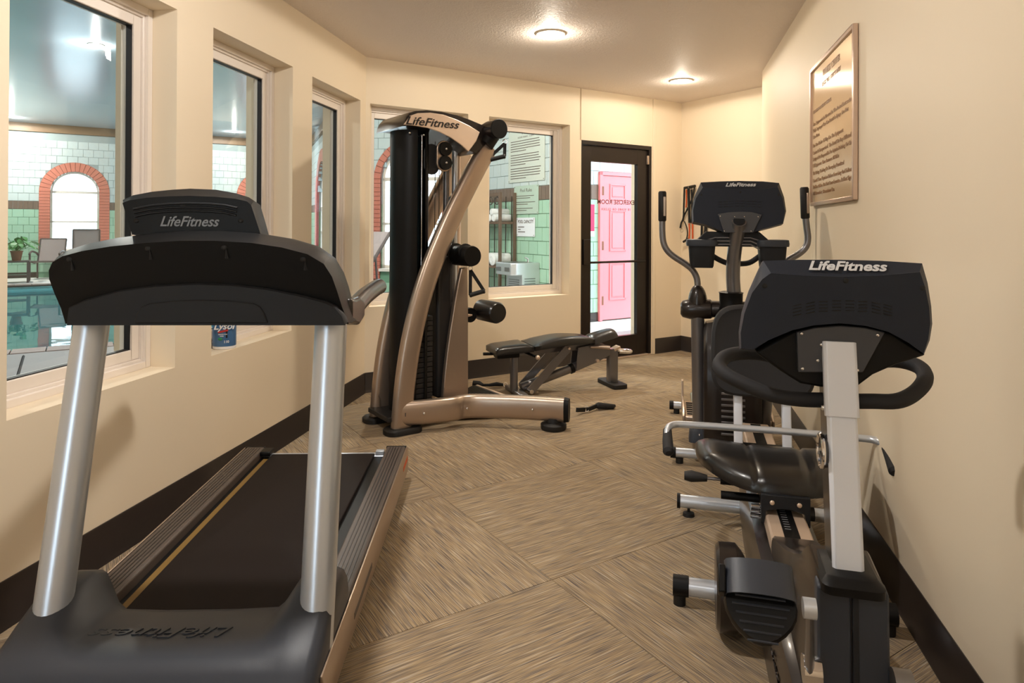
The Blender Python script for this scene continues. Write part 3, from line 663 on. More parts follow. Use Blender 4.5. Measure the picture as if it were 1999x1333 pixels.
# ================================================================== recumbent bike
FB_ = Frame((.866, 2.064), .26)
B = thing('recumbent_bike', FB_, 'recumbent exercise bike with white-fronted mast and wide padded seat by the bare wall', 'exercise bike')
mb, mt = FB_.x(1657, 1118, 0), FB_.x(1638, 667, 0)
up = (mt - mb).normalized()
ms = mb + (mt - mb) * ((FB_.x(1642, 810, 0).z - mb.z) / (mt.z - mb.z))
W2 = .0295
def mastbox(a, b, w, d0, d1):
    g = G(); 
    n = Vector((0, 1, 0)); n = (n - up * n.dot(up)).normalized()
    pr = [(-w + .006, d0), (w - .006, d0), (w, d0 + .006), (w, d1), (-w, d1), (-w, d0 + .006)]
    return g.loft([[c + Vector((x, 0, 0)) + n * y for x, y in pr] for c in (a, b)])
obj('mast', mastbox(mb - up * .05, mt - up * .01, W2 - .002, .004, .085), M_('brownblack'), B)
obj('mast_front', mastbox(mb, ms, W2, -.004, .006), M_('silver_white'), B, .002)
obj('mast_sleeve', mastbox(ms - up * .002, mt, W2 + .0035, -.009, .010), M_('silver_white'), B, .002)
# badge on the mast side
p = FB_.x(1608, 880, -.033); bd = G(); disc(bd, (-.033, p.y, p.z), (1, 0, 0), .034, .008, 28); bdo = obj('badge', bd, M_('plaque'), B)
obj('badge_ring', G().torus((-.038, p.y, p.z), .034, .0045, 32, 8, Matrix.Rotation(math.pi / 2, 3, 'Y')), M_('chrome'), bdo)
for dz, dy, h in ((.004, -.006, .03), (-.006, .006, .024)): obj('badge_bar', G().box((-.040, p.y + dy, p.z + dz), (.004, .006, h), Matrix.Rotation(1.2, 3, 'X')), M_('chrome'), bdo)
# console
cy = mt.y - .012
cpx = [(1505, 533), (1570, 538), (1640, 540), (1720, 538), (1796, 531), (1806, 560), (1814, 600), (1816, 632), (1812, 662), (1803, 690), (1772, 668), (1735, 648), (1692, 636), (1640, 631), (1588, 635), (1545, 645), (1500, 664), (1470, 682), (1447, 680), (1446, 650), (1453, 612), (1468, 572), (1488, 545)]
tpx = [(1490, 509), (1560, 507), (1640, 507), (1720, 509), (1800, 514), (1811, 553), (1818, 598), (1820, 632), (1815, 664), (1804, 691), (1772, 668), (1735, 648), (1692, 636), (1640, 631), (1588, 635), (1545, 645), (1500, 664), (1470, 684), (1444, 682), (1443, 650), (1449, 610), (1463, 568), (1478, 535)]
co = outl(FB_, cpx, cy); to = outl(FB_, tpx, cy + .035)
cx0 = sum(x for x, z in co) / len(co)
g = G().loft([[Vector((x, cy + .0, z)) for x, z in co], [Vector((x, cy + .003, z + .0005)) for x, z in co], [Vector((x, cy + .035, z)) for x, z in to], [Vector((cx0 + (x - cx0) * .985, cy + .095, z - .006)) for x, z in to]])
cn = obj('console', g, M_('black_soft'), B, ang=22)
# underside hub behind the arch
hb = outl(FB_, [(1472, 684), (1545, 643), (1640, 628), (1735, 645), (1803, 690), (1745, 708), (1700, 728), (1668, 752), (1600, 752), (1560, 745), (1520, 720)], cy + .05)
obj('console_hub', G().loft([[Vector((x, cy + .03, z)) for x, z in hb], [Vector((x, cy + .10, z)) for x, z in hb]]), M_('black'), cn, .006)
pp = outl(FB_, [(1555, 648), (1590, 639), (1640, 635), (1690, 639), (1727, 648), (1684, 726), (1558, 726)], cy + .018)
pl = obj('mounting_plate', G().loft([[Vector((x, cy + .014, z)) for x, z in pp], [Vector((x, cy + .034, z)) for x, z in pp]]), M_('plaque'), cn, .002)
for px, py in ((1565, 651), (1714, 654), (1567, 720), (1674, 723), (1604, 673), (1597, 704)):
    s = FB_.y(px, py, cy + .012); obj('screw', G().ball((s.x, cy + .013, s.z), .0038, 8, 5, (1, .6, 1)), M_('chrome'), pl)
g = G()
for gi, gx in enumerate((1556, 1582, 1607, 1633, 1659, 1684, 1710, 1733)):
    bow = ((gx - 1645) / 90) ** 2 * 9
    for k in range(4):
        a, b = FB_.y(gx - 8.5, 587 + bow + k * 6.3 + (2 if gx < 1600 else -2 if gx > 1690 else 0), cy), FB_.y(gx + 8.5, 587 + bow + k * 6.3 - (2 if gx < 1600 else -2 if gx > 1690 else 0), cy)
        g.tube([(a.x, cy - .0002, a.z), (b.x, cy - .0002, b.z)], .0011, 6)
o = obj('vent_slots', g, M_('hole'), cn); o['kind'] = 'stuff'
for px, py in ((1651, 548), (1493, 558), (1801, 562)):
    s = FB_.y(px, py, cy); obj('screw_recess', G().ball((s.x, cy, s.z), .0055, 10, 5, (1, .25, 1)), M_('hole'), cn)
a, b = FB_.y(1640, 540, cy), FB_.y(1640, 507, cy + .035)
mid = FB_.y(1651, 521, cy + .019); tn = Vector((0, .035, b.z - a.z))
text('logo', 'LifeFitness', .036, M_('logo_white'), cn, face((mid.x, mid.y - .001, mid.z + .001), (1, 0, 0), tn), ext=.0006, shear=.35, bold=.0010, sx=1.0)
lpx = [(1563, 511), (1575, 529), (1590, 532), (1720, 532), (1728, 527), (1730, 512)]
# handlebar: a padded loop each side that runs back under the console
hy = mt.y - .005
for sd, pix in ((-1, ((1622, 781, .035), (1560, 779, .035), (1505, 770, .04), (1455, 750, .06), (1418, 731, .085), (1404, 714, .115), (1415, 697, .15), (1440, 690, .18), (1480, 690, .20), (1530, 700, .20))),
                (1, ((1650, 783, .035), (1700, 783, .035), (1748, 783, .04), (1778, 772, .06), (1800, 752, .085), (1806, 734, .115), (1795, 717, .15), (1765, 706, .18), (1730, 704, .20), (1690, 712, .20)))):
    path = smooth([FB_.y(px, py, hy + k) for px, py, k in pix], 5)
    obj('handlebar', G().tube(path, .0165, 14), M_('foam'), B)
s = FB_.y(1608, 795, hy); obj('clamp_bolt', G().ball((s.x, hy - .002, s.z), .007, 10, 6), M_('chrome'), B)
# front housing (drive cover)
tz = lambda px, py: (lambda q: (q.y, q.z))(FB_.x(px, py, 0))
ft = FB_.x(1664, 1146, 0); arch0 = FB_.x(1556, 1050, 0)
prof = [(.06, .05), (.05, .20), (.02, .29), (-.02, .338), (-.08, .362), (-.18, .392), (-.32, .440), (-.46, .495), (-.57, .545), (-.66, ft.z + .02), (ft.y + .01, ft.z + .008), (ft.y, ft.z - .012), (ft.y - .012, .35), (ft.y - .005, .12), (ft.y + .04, .05)]
g = G(); hw_ = .062
g.loft([[Vector((x, y0 + (y - y0) * k, z0 + (z - z0) * k)) for y, z in prof] for x, k in ((-hw_, .96), (-hw_ + .008, 1.0), (hw_ - .008, 1.0), (hw_, .96)) for y0, z0 in ((-.36, .3),)])
hs_ = obj('drive_cover', g, M_('brownblack'), B, ang=35)
fc = [(ft.y + .03, ft.z + .002), (ft.y - .004, ft.z - .004), (ft.y - .018, .35), (ft.y - .012, .11), (ft.y + .03, .045)]
for a, b in ((-.064, -.003), (.001, .064)):
    obj('front_fairing', G().loft([[Vector((x, y, z)) for y, z in fc] for x in (a, b)]), M_('graphite'), B, .005)
obj('seam_strip', G().loft([[Vector((x, y - .003, z)) for y, z in fc] for x in (-.0015, .010)]), M_('grey_panel'), B, .002)
obj('mast_collar', G().loft([[Vector((x * k, mb.y + y * k + .03, mb.z - .006 + dz)) for x, y in rrect(.115, .17, .02)] for k, dz in ((1, -.016), (1, 0), (.8, .012))]), M_('black'), B)
# lower frame shroud
g = G(); pr = [(-.105, .045), (-.108, .20), (-.096, .245), (-.060, .262), (.060, .262), (.096, .245), (.108, .20), (.105, .045)]
g.loft([[Vector((x * k, y, z * h + .02)) for x, z in pr] for y, k, h in ((-.74, .7, .8), (-.70, .8, .94), (-.4, .92, 1), (.1, 1, 1), (.5, 1, 1.0), (.80, .95, 1.04), (.97, .85, .9))])
lo_ = obj('lower_shroud', g, M_('brownblack'), B, ang=40)
text('raised_lettering', 'LifeFitness', .07, M_('brownblack'), lo_, face((-.098, -.42, .185), (0, -1, 0), (-.25, 0, 1)), ext=.002, shear=.3)
# stabilisers
for ly, nm, r, cap in ((.145, 0, .030, .05), (.876, 1, .028, .012)):
    st = obj('stabiliser', G().cyl((-.352, ly, .062), (.318, ly, .062), r, 20), M_('silver'), B)
    for sd in (-1, 1):
        e = -.36 if sd < 0 else .325
        obj('end_cap', G().cyl((e, ly, .062), (e - sd * (cap + .002), ly, .062), r + .004, 20), M_('black'), st)
        if nm: obj('levelling_foot', G().lathe([(.006, .055), (.006, .02), (.024, .014), (.026, 0), (.001, 0)], (e - sd * .05, ly, 0), 16), M_('rubber'), st)
        else: obj('levelling_foot', G().cyl((e - sd * .022, ly, 0), (e - sd * .022, ly, .05), .021, 14), M_('rubber'), st)
# round cover beside the front stabiliser
obj('round_cover', G().lathe([(.001, .06), (.118, .06), (.130, .050), (.132, .0), (.110, -.02), (.06, -.05), (.001, -.05)], (-.165, .02, .142), 36, Matrix.Rotation(-math.pi / 2, 3, 'Y')), M_('brownblack'), B)
# crank and pedals
ax = FB_.x(1588, 1310, -.075); pv = FB_.x(1580, 1187, -.095)
axc = Vector((0, ax.y, max(ax.z, .2)))
for sd in (-1, 1):
    k = Vector((0, pv.y - ax.y, pv.z - ax.z)) * (1 if sd < 0 else -1)
    a = Vector((sd * .082, axc.y, axc.z)); b = a + k + Vector((sd * .012, 0, 0))
    crk = obj('crank_arm', G().tube([a, b], [.021, .015], 12, prof=[(p * .45, q) for p, q in [(math.cos(t * math.pi / 6), math.sin(t * math.pi / 6)) for t in range(12)]], up=(0, 0, 1) if abs(k.normalized().z) < .9 else (0, 1, 0)), M_('gunmetal'), B)
    obj('crank_boss', G().cyl(a - Vector((sd * .02, 0, 0)), a + Vector((sd * .012, 0, 0)), .028, 20), M_('chrome' if sd < 0 else 'gunmetal'), crk); obj('pedal_boss', G().cyl(b - Vector((sd * .01, 0, 0)), b + Vector((sd * .012, 0, 0)), .018, 20), M_('silver'), crk)
    pc = b + Vector((sd * .085, 0, -.006)); rot = Matrix.Rotation(.8, 3, 'X')
    def PT(x, y, z, pc=pc, sd=sd, rot=rot): return pc + rot @ Vector((sd * x, y, z))
    ol = [(.058 * math.cos(t) * (1 + .12 * math.cos(2 * t)), (.066 * math.sin(t))) for t in [2 * math.pi * j / 24 for j in range(24)]]
    pd = obj('pedal', G().loft([[PT(x * k_, y * k_, z) for x, y in ol] for z, k_ in ((-.034, .72), (-.024, .95), (-.006, 1), (.004, .94))]), M_('black'), B, ang=40)
    for j in range(9): obj('tread_rib', G().tube([PT(-.05 + .006 * abs(j - 4), -.062 + j * .0145, .005), PT(.05 - .006 * abs(j - 4), -.062 + j * .0145, .005)], .0022, 6), M_('graphite'), pd)
    g = G(); th = [math.pi * j / 10 for j in range(11)]
    for w0, w1, z in ((0, 1, 0),):
        g.loft([[PT(-.062 * math.cos(t), yy, .030 * math.sin(t) ** .7 + dz) for yy, dz in ((.070, -.004), (.004, .012), (.004, .016), (.070, .0))] for t in th])
    obj('toe_strap', g, M_('graphite'), pd, ang=50)
    obj('strap_buckle', G().box(PT(.068, .03, .012), (.014, .05, .03), rot), M_('black'), pd, .003)
# seat rail, carriage and seat
zr = .33
obj('seat_rail', G().loft([[Vector((x, y, z)) for x, z in ((-.062, zr - .055), (-.062, zr - .006), (-.056, zr), (.056, zr), (.062, zr - .006), (.062, zr - .055))] for y in (-.02, 1.24)] + [[Vector((x, 1.275, z)) for x, z in ((-.050, zr - .055), (-.050, zr - .05), (-.046, zr - .045), (.046, zr - .045), (.050, zr - .05), (.050, zr - .055))]]), M_('champagne_pale'), B)
obj('rail_scale', G().box((.0, .61, zr + .0008), (.046, 1.24, .002)), M_('black'), B, ang=0)
for k in range(10): obj('scale_mark', G().box((-.006, .055 + k * .018, zr + .002), (.018, .003, .001)), M_('logo_grey'), bpy.data.objects['rail_scale'], ang=0)
obj('rail_support', G().box((0, .55, .27), (.09, .9, .08)), M_('black'), B, .006)
g = G(); g.box((0, .275, zr + .036), (.150, .20, .05)); cr = obj('seat_carriage', g, M_('black'), B, .006)
g = G(); pr = [(-.076, -.03), (-.076, .066), (.076, .066), (.076, -.03), (.066, -.03), (.060, .012), (.02, .022), (-.02, .022), (-.060, .012), (-.066, -.03)]
g.loft([[Vector((x, y, zr + z)) for x, z in pr] for y in (.155, .172)]); fp = obj('carriage_plate', g, M_('grey_panel'), cr, .002)
for x in (-.042, .042): obj('bolt', G().ball((x, .153, zr + .042), .008, 10, 6, (1, .6, 1)), M_('champagne_pale'), fp)
for x in (-.045, .045): obj('bolt', G().ball((x, .20, zr + .064), .007, 10, 6, (1, 1, .6)), M_('chrome'), cr)
obj('roller', G().cyl((.080, .20, zr + .0), (.094, .20, zr + .0), .022, 18), M_('rubber'), cr)
for x in (-.088, .088): obj('seat_bracket', G().box((x, .235, zr + .072), (.04, .03, .04)), M_('silver_white'), cr, .003)
for y, r in ((.30, .012), (.25, .014)): obj('adjuster_cylinder', G().cyl((-.20, y, zr + .045 - (.03 if y < .28 else 0)), (-.06, y, zr + .045 - (.03 if y < .28 else 0)), r, 12), M_('black'), cr)
lv = obj('adjuster_lever', G().cyl((-.25, .30, zr + .05), (-.18, .30, zr + .05), .006, 10), M_('gunmetal'), cr)
obj('lever_grip', G().tube([(-.325, .30, zr + .052), (-.30, .30, zr + .052), (-.245, .30, zr + .05)], [.015, .021, .012], 14), M_('rubber'), lv)
for z, y in ((zr + .01, .19), (zr - .01, .20), (zr - .03, .21)): obj('clamp_bolt', G().cyl((-.105, y, z), (-.07, y, z), .008, 10), M_('chrome'), cr)
# cushion: a grid with a raised rim, two channels and a dished middle
def cushion(nx, ny, fx, fy, zt, zb):
    g = G(); vs = []
    for s in (0, 1):
        for j in range(ny + 1):
            for i in range(nx + 1):
                x, y = fx(i / nx, j / ny), fy(i / nx, j / ny); vs.append(Vector((x, y, (zt if s else zb)(i / nx, j / ny))))
    W_ = nx + 1; H_ = (nx + 1) * (ny + 1); fs = []
    for j in range(ny):
        for i in range(nx):
            a = j * W_ + i; fs.append((a, a + W_, a + W_ + 1, a + 1)); fs.append((H_ + a, H_ + a + 1, H_ + a + W_ + 1, H_ + a + W_))
    bd = [i for i in range(nx + 1)] + [j * W_ + nx for j in range(1, ny + 1)] + [ny * W_ + i for i in range(nx - 1, -1, -1)] + [j * W_ for j in range(ny - 1, 0, -1)]
    for k in range(len(bd)):
        a, b = bd[k], bd[(k + 1) % len(bd)]; fs.append((a, b, b + H_, a + H_))
    return g.add(vs, fs)
SWD, SY0, SY1 = .285, .17, .56
def sx_(u, v):
    t = (u - .5) * 2; return t * SWD * (1 - .10 * (1 - v) ** 3)
def sy_(u, v):
    t = (u - .5) * 2; fr0 = SY0 + .16 * abs(t) ** 2.6
    return fr0 + (SY1 - fr0) * v
def st_(u, v):
    t = (u - .5) * 2; e = max(abs(t) ** 8, (1 - v) ** 7, v ** 10 * .6); z = .468 + .012 * abs(t) ** 2 - .012 * v - .045 * e
    for c in (-.32, .32): z -= .012 * math.exp(-((t - c) / .03) ** 2)
    return z
def sb_(u, v):
    t = (u - .5) * 2; return .388 + .022 * abs(t) ** 3
obj('seat_cushion', cushion(48, 14, sx_, sy_, st_, sb_), M_('vinyl_black'), B, ang=70)
obj('seat_base', G().box((0, .36, .392), (.30, .24, .025)), M_('black'), B, .005)
# seat grab bar
hp_ = [(-.385, .40, .44), (-.392, .50, .475), (-.375, .575, .482), (-.30, .60, .482), (0, .61, .482), (.30, .60, .482), (.375, .575, .482), (.392, .50, .475), (.385, .40, .44)]
obj('grab_bar', G().tube(smooth(hp_, 5), .0135, 14), M_('silver'), B)
for sd in (-1, 1):
    obj('hand_grip', G().tube([(sd * .392, .52, .474), (sd * .389, .45, .456), (sd * .384, .385, .436), (sd * .382, .375, .432)], [.017, .020, .021, .012], 14), M_('foam'), B)
# back rest on two uprights
for x in (-.10, .10): obj('upright', G().loft([[Vector((x + dx, y + dy, z)) for dx, dy in rrect(.036, .045, .006)] for y, z in ((.88, .30), (.93, .50), (1.02, .86))]), M_('silver_white'), B)
bo = []
for t in [2 * math.pi * j / 40 for j in range(40)]:
    c, s_ = math.cos(t), math.sin(t); bo.append((math.copysign(abs(c) ** .45, c) * .215 * (1 - .06 * s_), .735 + math.copysign(abs(s_) ** .5, s_) * .195))
g = G(); g.loft([[Vector((x * k, .90 + (z - .55) * .28 + dy + .35 * (x * k) ** 2 * -1, .735 + (z - .735) * k)) for x, z in bo] for dy, k in ((-.012, .80), (-.02, .93), (-.008, .99), (.03, 1.0), (.055, .96), (.06, .8))])
obj('back_rest', g, M_('foam'), B, ang=50)
obj('upright_foot', G().box((0, .88, .315), (.26, .09, .035)), M_('black'), B, .004)
# ================================================================== elliptical trainer
FE = Frame((1.186, 3.62), .225)
E = thing('elliptical_trainer', FE, 'elliptical trainer with tall moving arms standing behind the recumbent bike', 'elliptical trainer')
g = G(); pr = [(-.09, .05), (-.11, .30), (-.10, .56), (-.07, .70), (-.02, .775), (.08, .775), (.20, .70), (.34, .52), (.46, .30), (.50, .05)]
g.loft([[Vector((x, .12 + (y - .12) * k, .05 + (z - .05) * k)) for y, z in pr] for x, k in ((-.145, .93), (-.13, .985), (-.08, 1), (.08, 1), (.13, .985), (.145, .93))])
obj('drive_shroud', g, M_('brownblack'), E, ang=35)
for k in range(8): obj('louvre', G().box((0, -.112 + k * .001, .20 + k * .03), (.12, .01, .012)), M_('gunmetal'), bpy.data.objects['drive_shroud'], .002)
obj('collar', G().lathe([(.001, .74), (.078, .74), (.074, .82), (.060, .86), (.062, .925), (.066, .93), (.05, .935), (.001, .935)], (0, .03, 0), 24), M_('black'), E)
mp = [FE.y(1434, 585, .03), FE.y(1431, 545, .02), FE.y(1432, 510, .0), FE.y(1436, 475, -.03), FE.y(1441, 445, -.075), FE.y(1443, 432, -.105)]
mast_e = obj('mast', G().tube(smooth(mp, 5), .037, 24), M_('gunmetal'), E)
p = smooth(mp, 5)[-1]; q = smooth(mp, 5)[-2]; dn = (p - q).normalized(); g = G(); disc(g, p + dn * .003, dn, .030, .008, 24); obj('mast_cap', g, M_('grey_panel'), mast_e, .002)
KE = -.09
eo = outl(FE, [(1372, 366), (1405, 369), (1445, 370), (1490, 369), (1518, 365), (1528, 388), (1532, 412), (1528, 436), (1507, 442), (1488, 447), (1472, 453), (1412, 453), (1397, 446), (1377, 438), (1354, 433), (1353, 410), (1358, 388)], KE)
et = outl(FE, [(1368, 356), (1404, 354), (1445, 353), (1490, 354), (1521, 357), (1531, 385), (1535, 412), (1529, 437), (1507, 443), (1488, 448), (1472, 454), (1412, 454), (1397, 447), (1377, 439), (1352, 434), (1351, 410), (1355, 385)], KE + .04)
ec = obj('console', G().loft([[Vector((x, KE, z)) for x, z in eo], [Vector((x, KE + .004, z + .0005)) for x, z in eo], [Vector((x, KE + .045, z)) for x, z in et], [Vector((x, KE + .11, z - .008)) for x, z in et]]), M_('black_soft'), E, ang=22)
mid = FE.y(1445, 361, KE + .02); text('logo', 'LifeFitness', .036, M_('logo_white'), ec, face((mid.x, KE + .021, mid.z + .001), (1, 0, 0), (0, .04, et[2][1] - eo[2][1])), shear=.35, bold=.0008)
pp = outl(FE, [(1401, 418), (1422, 414), (1445, 413), (1468, 414), (1487, 419), (1470, 454), (1413, 454)], KE - .004)
pe = obj('mounting_plate', G().loft([[Vector((x, KE - .010, z)) for x, z in pp], [Vector((x, KE + .004, z)) for x, z in pp]]), M_('plaque'), ec, .002)
for px, py in ((1406, 422), (1480, 423), (1414, 451), (1466, 451), (1434, 423), (1453, 423)):
    s = FE.y(px, py, KE - .011); obj('screw', G().ball((s.x, KE - .011, s.z), .004, 8, 5), M_('chrome'), pe)
g = G()
for gi in range(8):
    for k in range(3):
        a, b = FE.y(1402 + gi * 11, 392 + abs(gi - 3.5) * .6 + k * 5, KE), FE.y(1410 + gi * 11, 392 + abs(gi - 3.5) * .6 + k * 5, KE); g.tube([(a.x, KE - .0002, a.z), (b.x, KE - .0002, b.z)], .0012, 6)
o = obj('vent_slots', g, M_('hole'), ec); o['kind'] = 'stuff'
for px, py in ((1445, 375), (1369, 380), (1520, 380)):
    s = FE.y(px, py, KE); obj('screw_recess', G().ball((s.x, KE, s.z), .006, 10, 5, (1, .25, 1)), M_('hole'), ec)
# tray with two cup bins
TZ = FE.y(1440, 474, -.02).z
tr = obj('tray', G().loft([[Vector((x, y, TZ + z)) for x, z in ((-.135, .06), (-.10, .06), (.10, .06), (.135, .06), (.20, .0), (.20, -.02), (-.20, -.02), (-.20, 0))] for y in (-.045, .02)]), M_('grey_panel'), E, .004)
for k in range(3):
    z = TZ + .028 - k * .018; obj('tray_rib', G().tube([(-.16 + k * .018 - .02, -.05, z - .03), (-.09 + k * .0, -.05, z), (.09, -.05, z), (.16 - k * .018 + .02, -.05, z - .03)], .004, 6), M_('gunmetal'), tr)
for sd in (-1, 1):
    cxp = FE.y(1370 if sd < 0 else 1508, 495, -.03).x
    bn = obj('cup_bin', G().loft([[Vector((cxp + x * k, -.01 + y * k, z)) for x, y in rrect(.142, .13, .03)] for z, k in ((TZ - .135, .80), (TZ - .125, .86), (TZ + .004, 1.0))]), M_('grey_panel'), E, ang=40)
    obj('bin_rim', G().loft([[Vector((cxp + x * k, -.01 + y * k, z)) for x, y in rrect(.15, .138, .032)] for z, k in ((TZ - .018, 1.06), (TZ - .004, 1.09), (TZ + .016, 1.05), (TZ + .018, .98))]), M_('graphite'), bn, ang=40)
    hpz = [FE.y(px, py, .05) for px, py in (((1440, 515), (1418, 513), (1395, 502), (1385, 492)) if sd < 0 else ((1440, 515), (1462, 513), (1480, 502), (1492, 492)))]
    obj('fixed_handle', G().tube(smooth(hpz, 4), .0145, 12), M_('foam'), E)
# moving arms
def arm(sd):
    A = lambda px, py, ly=.06: (lambda v: Vector((v.x, v.y, v.z)))(FE.y(px, py, ly))
    if sd < 0: pts = [A(1293, 425), A(1293, 450), A(1295, 472), A(1302, 488), A(1316, 501), A(1338, 515), A(1352, 527), A(1360, 542), A(1362, 558)]; g0, g1 = A(1293, 374), A(1293, 432)
    else: pts = [A(1572, 420), A(1575, 445), A(1577, 466), A(1573, 482), A(1560, 495), A(1540, 507), A(1522, 522), A(1513, 540), A(1511, 558)]; g0, g1 = A(1570, 366), A(1572, 427)
    a = obj('moving_arm', G().tube(smooth(pts, 4), .0175, 16), M_('gunmetal'), E)
    d = (g1 - g0).normalized()
    gr = obj('hand_grip', G().tube([g0 - d * .002, g0 + d * .006, g1 - d * .006, g1], [.018, .0225, .0225, .018], 18), M_('rubber'), a)
    obj('pulse_sensor', G().box(((g0 + g1) / 2) + Vector((.012 * -sd * -1 if sd > 0 else .012, -.019, 0)), (.014, .008, .11)), M_('champagne'), gr, .003)
    bx = pts[-1].x
    kb = obj('pivot_knob', G().ball((bx, .06, pts[-1].z - .095), .052, 20, 10, (1, 1, 2.0), z0=-.05), M_('brownblack'), E)
    zc = FE.y(1372, 604, .06).z
    g = G(); xa, xb = (bx - sd * -1 * .10, 0)
    end = bx + sd * .092
    g.tube([(end, .06, zc), (end - sd * .012, .06, zc), (end - sd * .05, .06, zc), (end - sd * .16, .06, zc + .004), (end - sd * .17, .06, zc + .004), (0, .05, zc + .008)], [.030, .046, .056, .054, .046, .044], 20)
    obj('pivot_housing', g, M_('brownblack'), E)
    lb = A(1365, 840, .10) if sd < 0 else Vector((-A(1365, 840, .10).x + .01, .10, A(1365, 840, .10).z))
    zt = zc - .02; ln = obj('link_arm', G().tube([(bx, .06, zt), (lb.x, lb.y, lb.z)], .0365, 18), M_('gunmetal'), E)
    obj('clevis', G().loft([[Vector((lb.x + x, lb.y + y, z)) for x, y in rrect(.10 * k, .10 * k, .02)] for z, k in ((lb.z - .055, 1.15), (lb.z, 1.05), (lb.z + .02, .8))]), M_('graphite'), ln, ang=40)
    obj('pivot_bolt', G().ball((lb.x, lb.y - .05, lb.z - .01), .008, 10, 6), M_('chrome'), ln)
    # pedal bar and foot plate
    obj('pedal_bar', G().tube([(lb.x, lb.y + .03, lb.z - .05), (lb.x, .95, .14)], .022, 12), M_('champagne'), E)
    fx = lb.x - sd * -1 * .0; pz = .17
    pdl = obj('foot_pedal', G().box((fx, .42, pz), (.15, .36, .03)), M_('champagne'), E, .008)
    for e in (-1, 1):
        ol = [(.24, 0), (.24, .03), (.30, .055), (.52, .075), (.58, .16), (.61, .165), (.61, 0)] if e == sd else [(.24, 0), (.24, .03), (.30, .05), (.50, .06), (.58, .05), (.61, 0)]
        obj('pedal_side', G().loft([[Vector((fx + e * .08 + x, y, pz - .015 + z)) for y, z in ol] for x in (-.007, .007)]), M_('champagne'), pdl, .003)
    for k in range(6): obj('tread_rib', G().box((fx, .29 + k * .05, pz + .017), (.12, .012, .006)), M_('rubber'), pdl, ang=0)
arm(-1); arm(1)
obj('base_rail', G().box((0, .55, .07), (.10, 1.0, .07)), M_('gunmetal'), E, .008)
for y in (-.02, .98):
    st = obj('stabiliser', G().cyl((-.29, y, .055), (.29, y, .055), .026, 18), M_('silver'), E)
    for sd in (-1, 1): obj('end_cap', G().cyl((sd * .29, y, .055), (sd * .318, y, .055), .030, 18), M_('black'), st); obj('levelling_foot', G().cyl((sd * .27, y, 0), (sd * .27, y, .03), .02, 12), M_('rubber'), st)

# ================================================================== cable tower
FM = Frame((-.805, 4.285), .95)
Mx = thing('cable_tower', FM, 'tall cable weight tower with two curved champagne columns and a black weight guard', 'weight machine')
X = lambda px, py, lx: FM.x(px, py, lx)
ov = [(math.cos(t) * .62, math.sin(t)) for t in [2 * math.pi * j / 20 for j in range(20)]]
ov = [(math.copysign(abs(a) ** .7, a), math.copysign(abs(b) ** .7, b)) for a, b in ov]
def column(lx, pix, name='curved_column'):
    pts = [X(px, py, lx) for px, py in pix]; return pts
cpix = [(783, 838), (786, 800), (790, 755), (797, 700), (807, 645), (820, 590), (837, 535), (858, 480), (883, 423), (910, 368), (935, 320), (953, 288)]
cp = column(.16, cpix)
for sd in (-1, 1):
    path = smooth([Vector((sd * .16, p.y, max(p.z, .03))) for p in cp], 3)
    c_ = obj('curved_column', G().tube(path, .092, prof=[(a * .62, b * .72) for a, b in ov], up=(0, 1, 0)), M_('champagne'), Mx, ang=50)
    obj('rubber_foot', G().loft([[Vector((sd * .16 + x * k, cp[0].y + .01 + y * k, z)) for x, y in rrect(.15, .24, .06, 6)] for z, k in ((0, 1), (.026, 1), (.036, .9))]), M_('rubber'), c_, ang=40)
obj('column_badge', G().box((.207, cp[0].y + .02, .12), (.004, .035, .022)), M_('plaque'), Mx, .001)
# base beams
zb_ = .125
bpath = [FM.z(px, py, zb_) for px, py in ((806, 818), (840, 808), (876, 799), (900, 794), (930, 792), (1000, 794), (1060, 797), (1102, 800))]
for sd in (-1, 1):
    pth = smooth([Vector((sd * .15, .0, zb_ - .01))] + [Vector((sd * p.x, p.y, zb_)) for p in bpath[2:]], 4)
    bm_ = obj('base_beam', G().tube(pth, .076, prof=[(a * .72, b * 1.0) for a, b in ov], up=(0, 0, 1)), M_('champagne'), Mx, ang=50)
    e = pth[-1]; d_ = (pth[-1] - pth[-2]).normalized()
    obj('end_cap', G().tube([e, e + d_ * .03], [.078, .072], prof=[(a * .75, b * 1.02) for a, b in ov], up=(0, 0, 1)), M_('black'), bm_)
    fp_ = FM.z(1087, 822, .0); f0 = Vector((sd * fp_.x, fp_.y + (.0), 0))
    f0 = e - d_ * .07; f0.z = 0
    obj('rubber_foot', G().lathe([(.001, 0), (.078, 0), (.082, .01), (.082, .032), (.07, .038), (.045, .045), (.04, .07), (.001, .07)], f0, 28), M_('rubber'), bm_)
    for k in (2, 9, 18):
        if k < len(pth): q = pth[k]; obj('bolt', G().ball((q.x + sd * .056, q.y - .012, zb_), .009, 10, 6), M_('chrome'), bm_)
# weight guard: two tall half shrouds, plates between them
ya, yb = X(765, 500, .0).y, X(831, 500, .0).y
r0 = (yb - ya) / 2
zt_ = X(795, 258, 0).z
def half(yc, r, sgn, z0, z1, wx):
    g = G(); n = 14; o_, i_ = [], []
    for k in range(n + 1):
        t = math.pi * k / n; o_.append((wx * math.cos(t), yc + sgn * r * math.sin(t)))
    for k in range(n + 1):
        t = math.pi * (n - k) / n; i_.append(((wx - .008) * math.cos(t), yc + sgn * (r - .008) * math.sin(t)))
    return g.loft([[Vector((x, y, z)) for x, y in o_ + i_] for z in (z0, z1)])
yc0 = ya + .10
sh1 = obj('weight_guard', half(yc0 + .01, .11, -1, .06, zt_, .135), M_('black'), Mx, ang=40)
ydk = X(844, 500, .12).y
sh2 = obj('weight_guard', half(ydk - .06, .06, 1, .06, zt_ - .01, .135), M_('black'), Mx, ang=40)
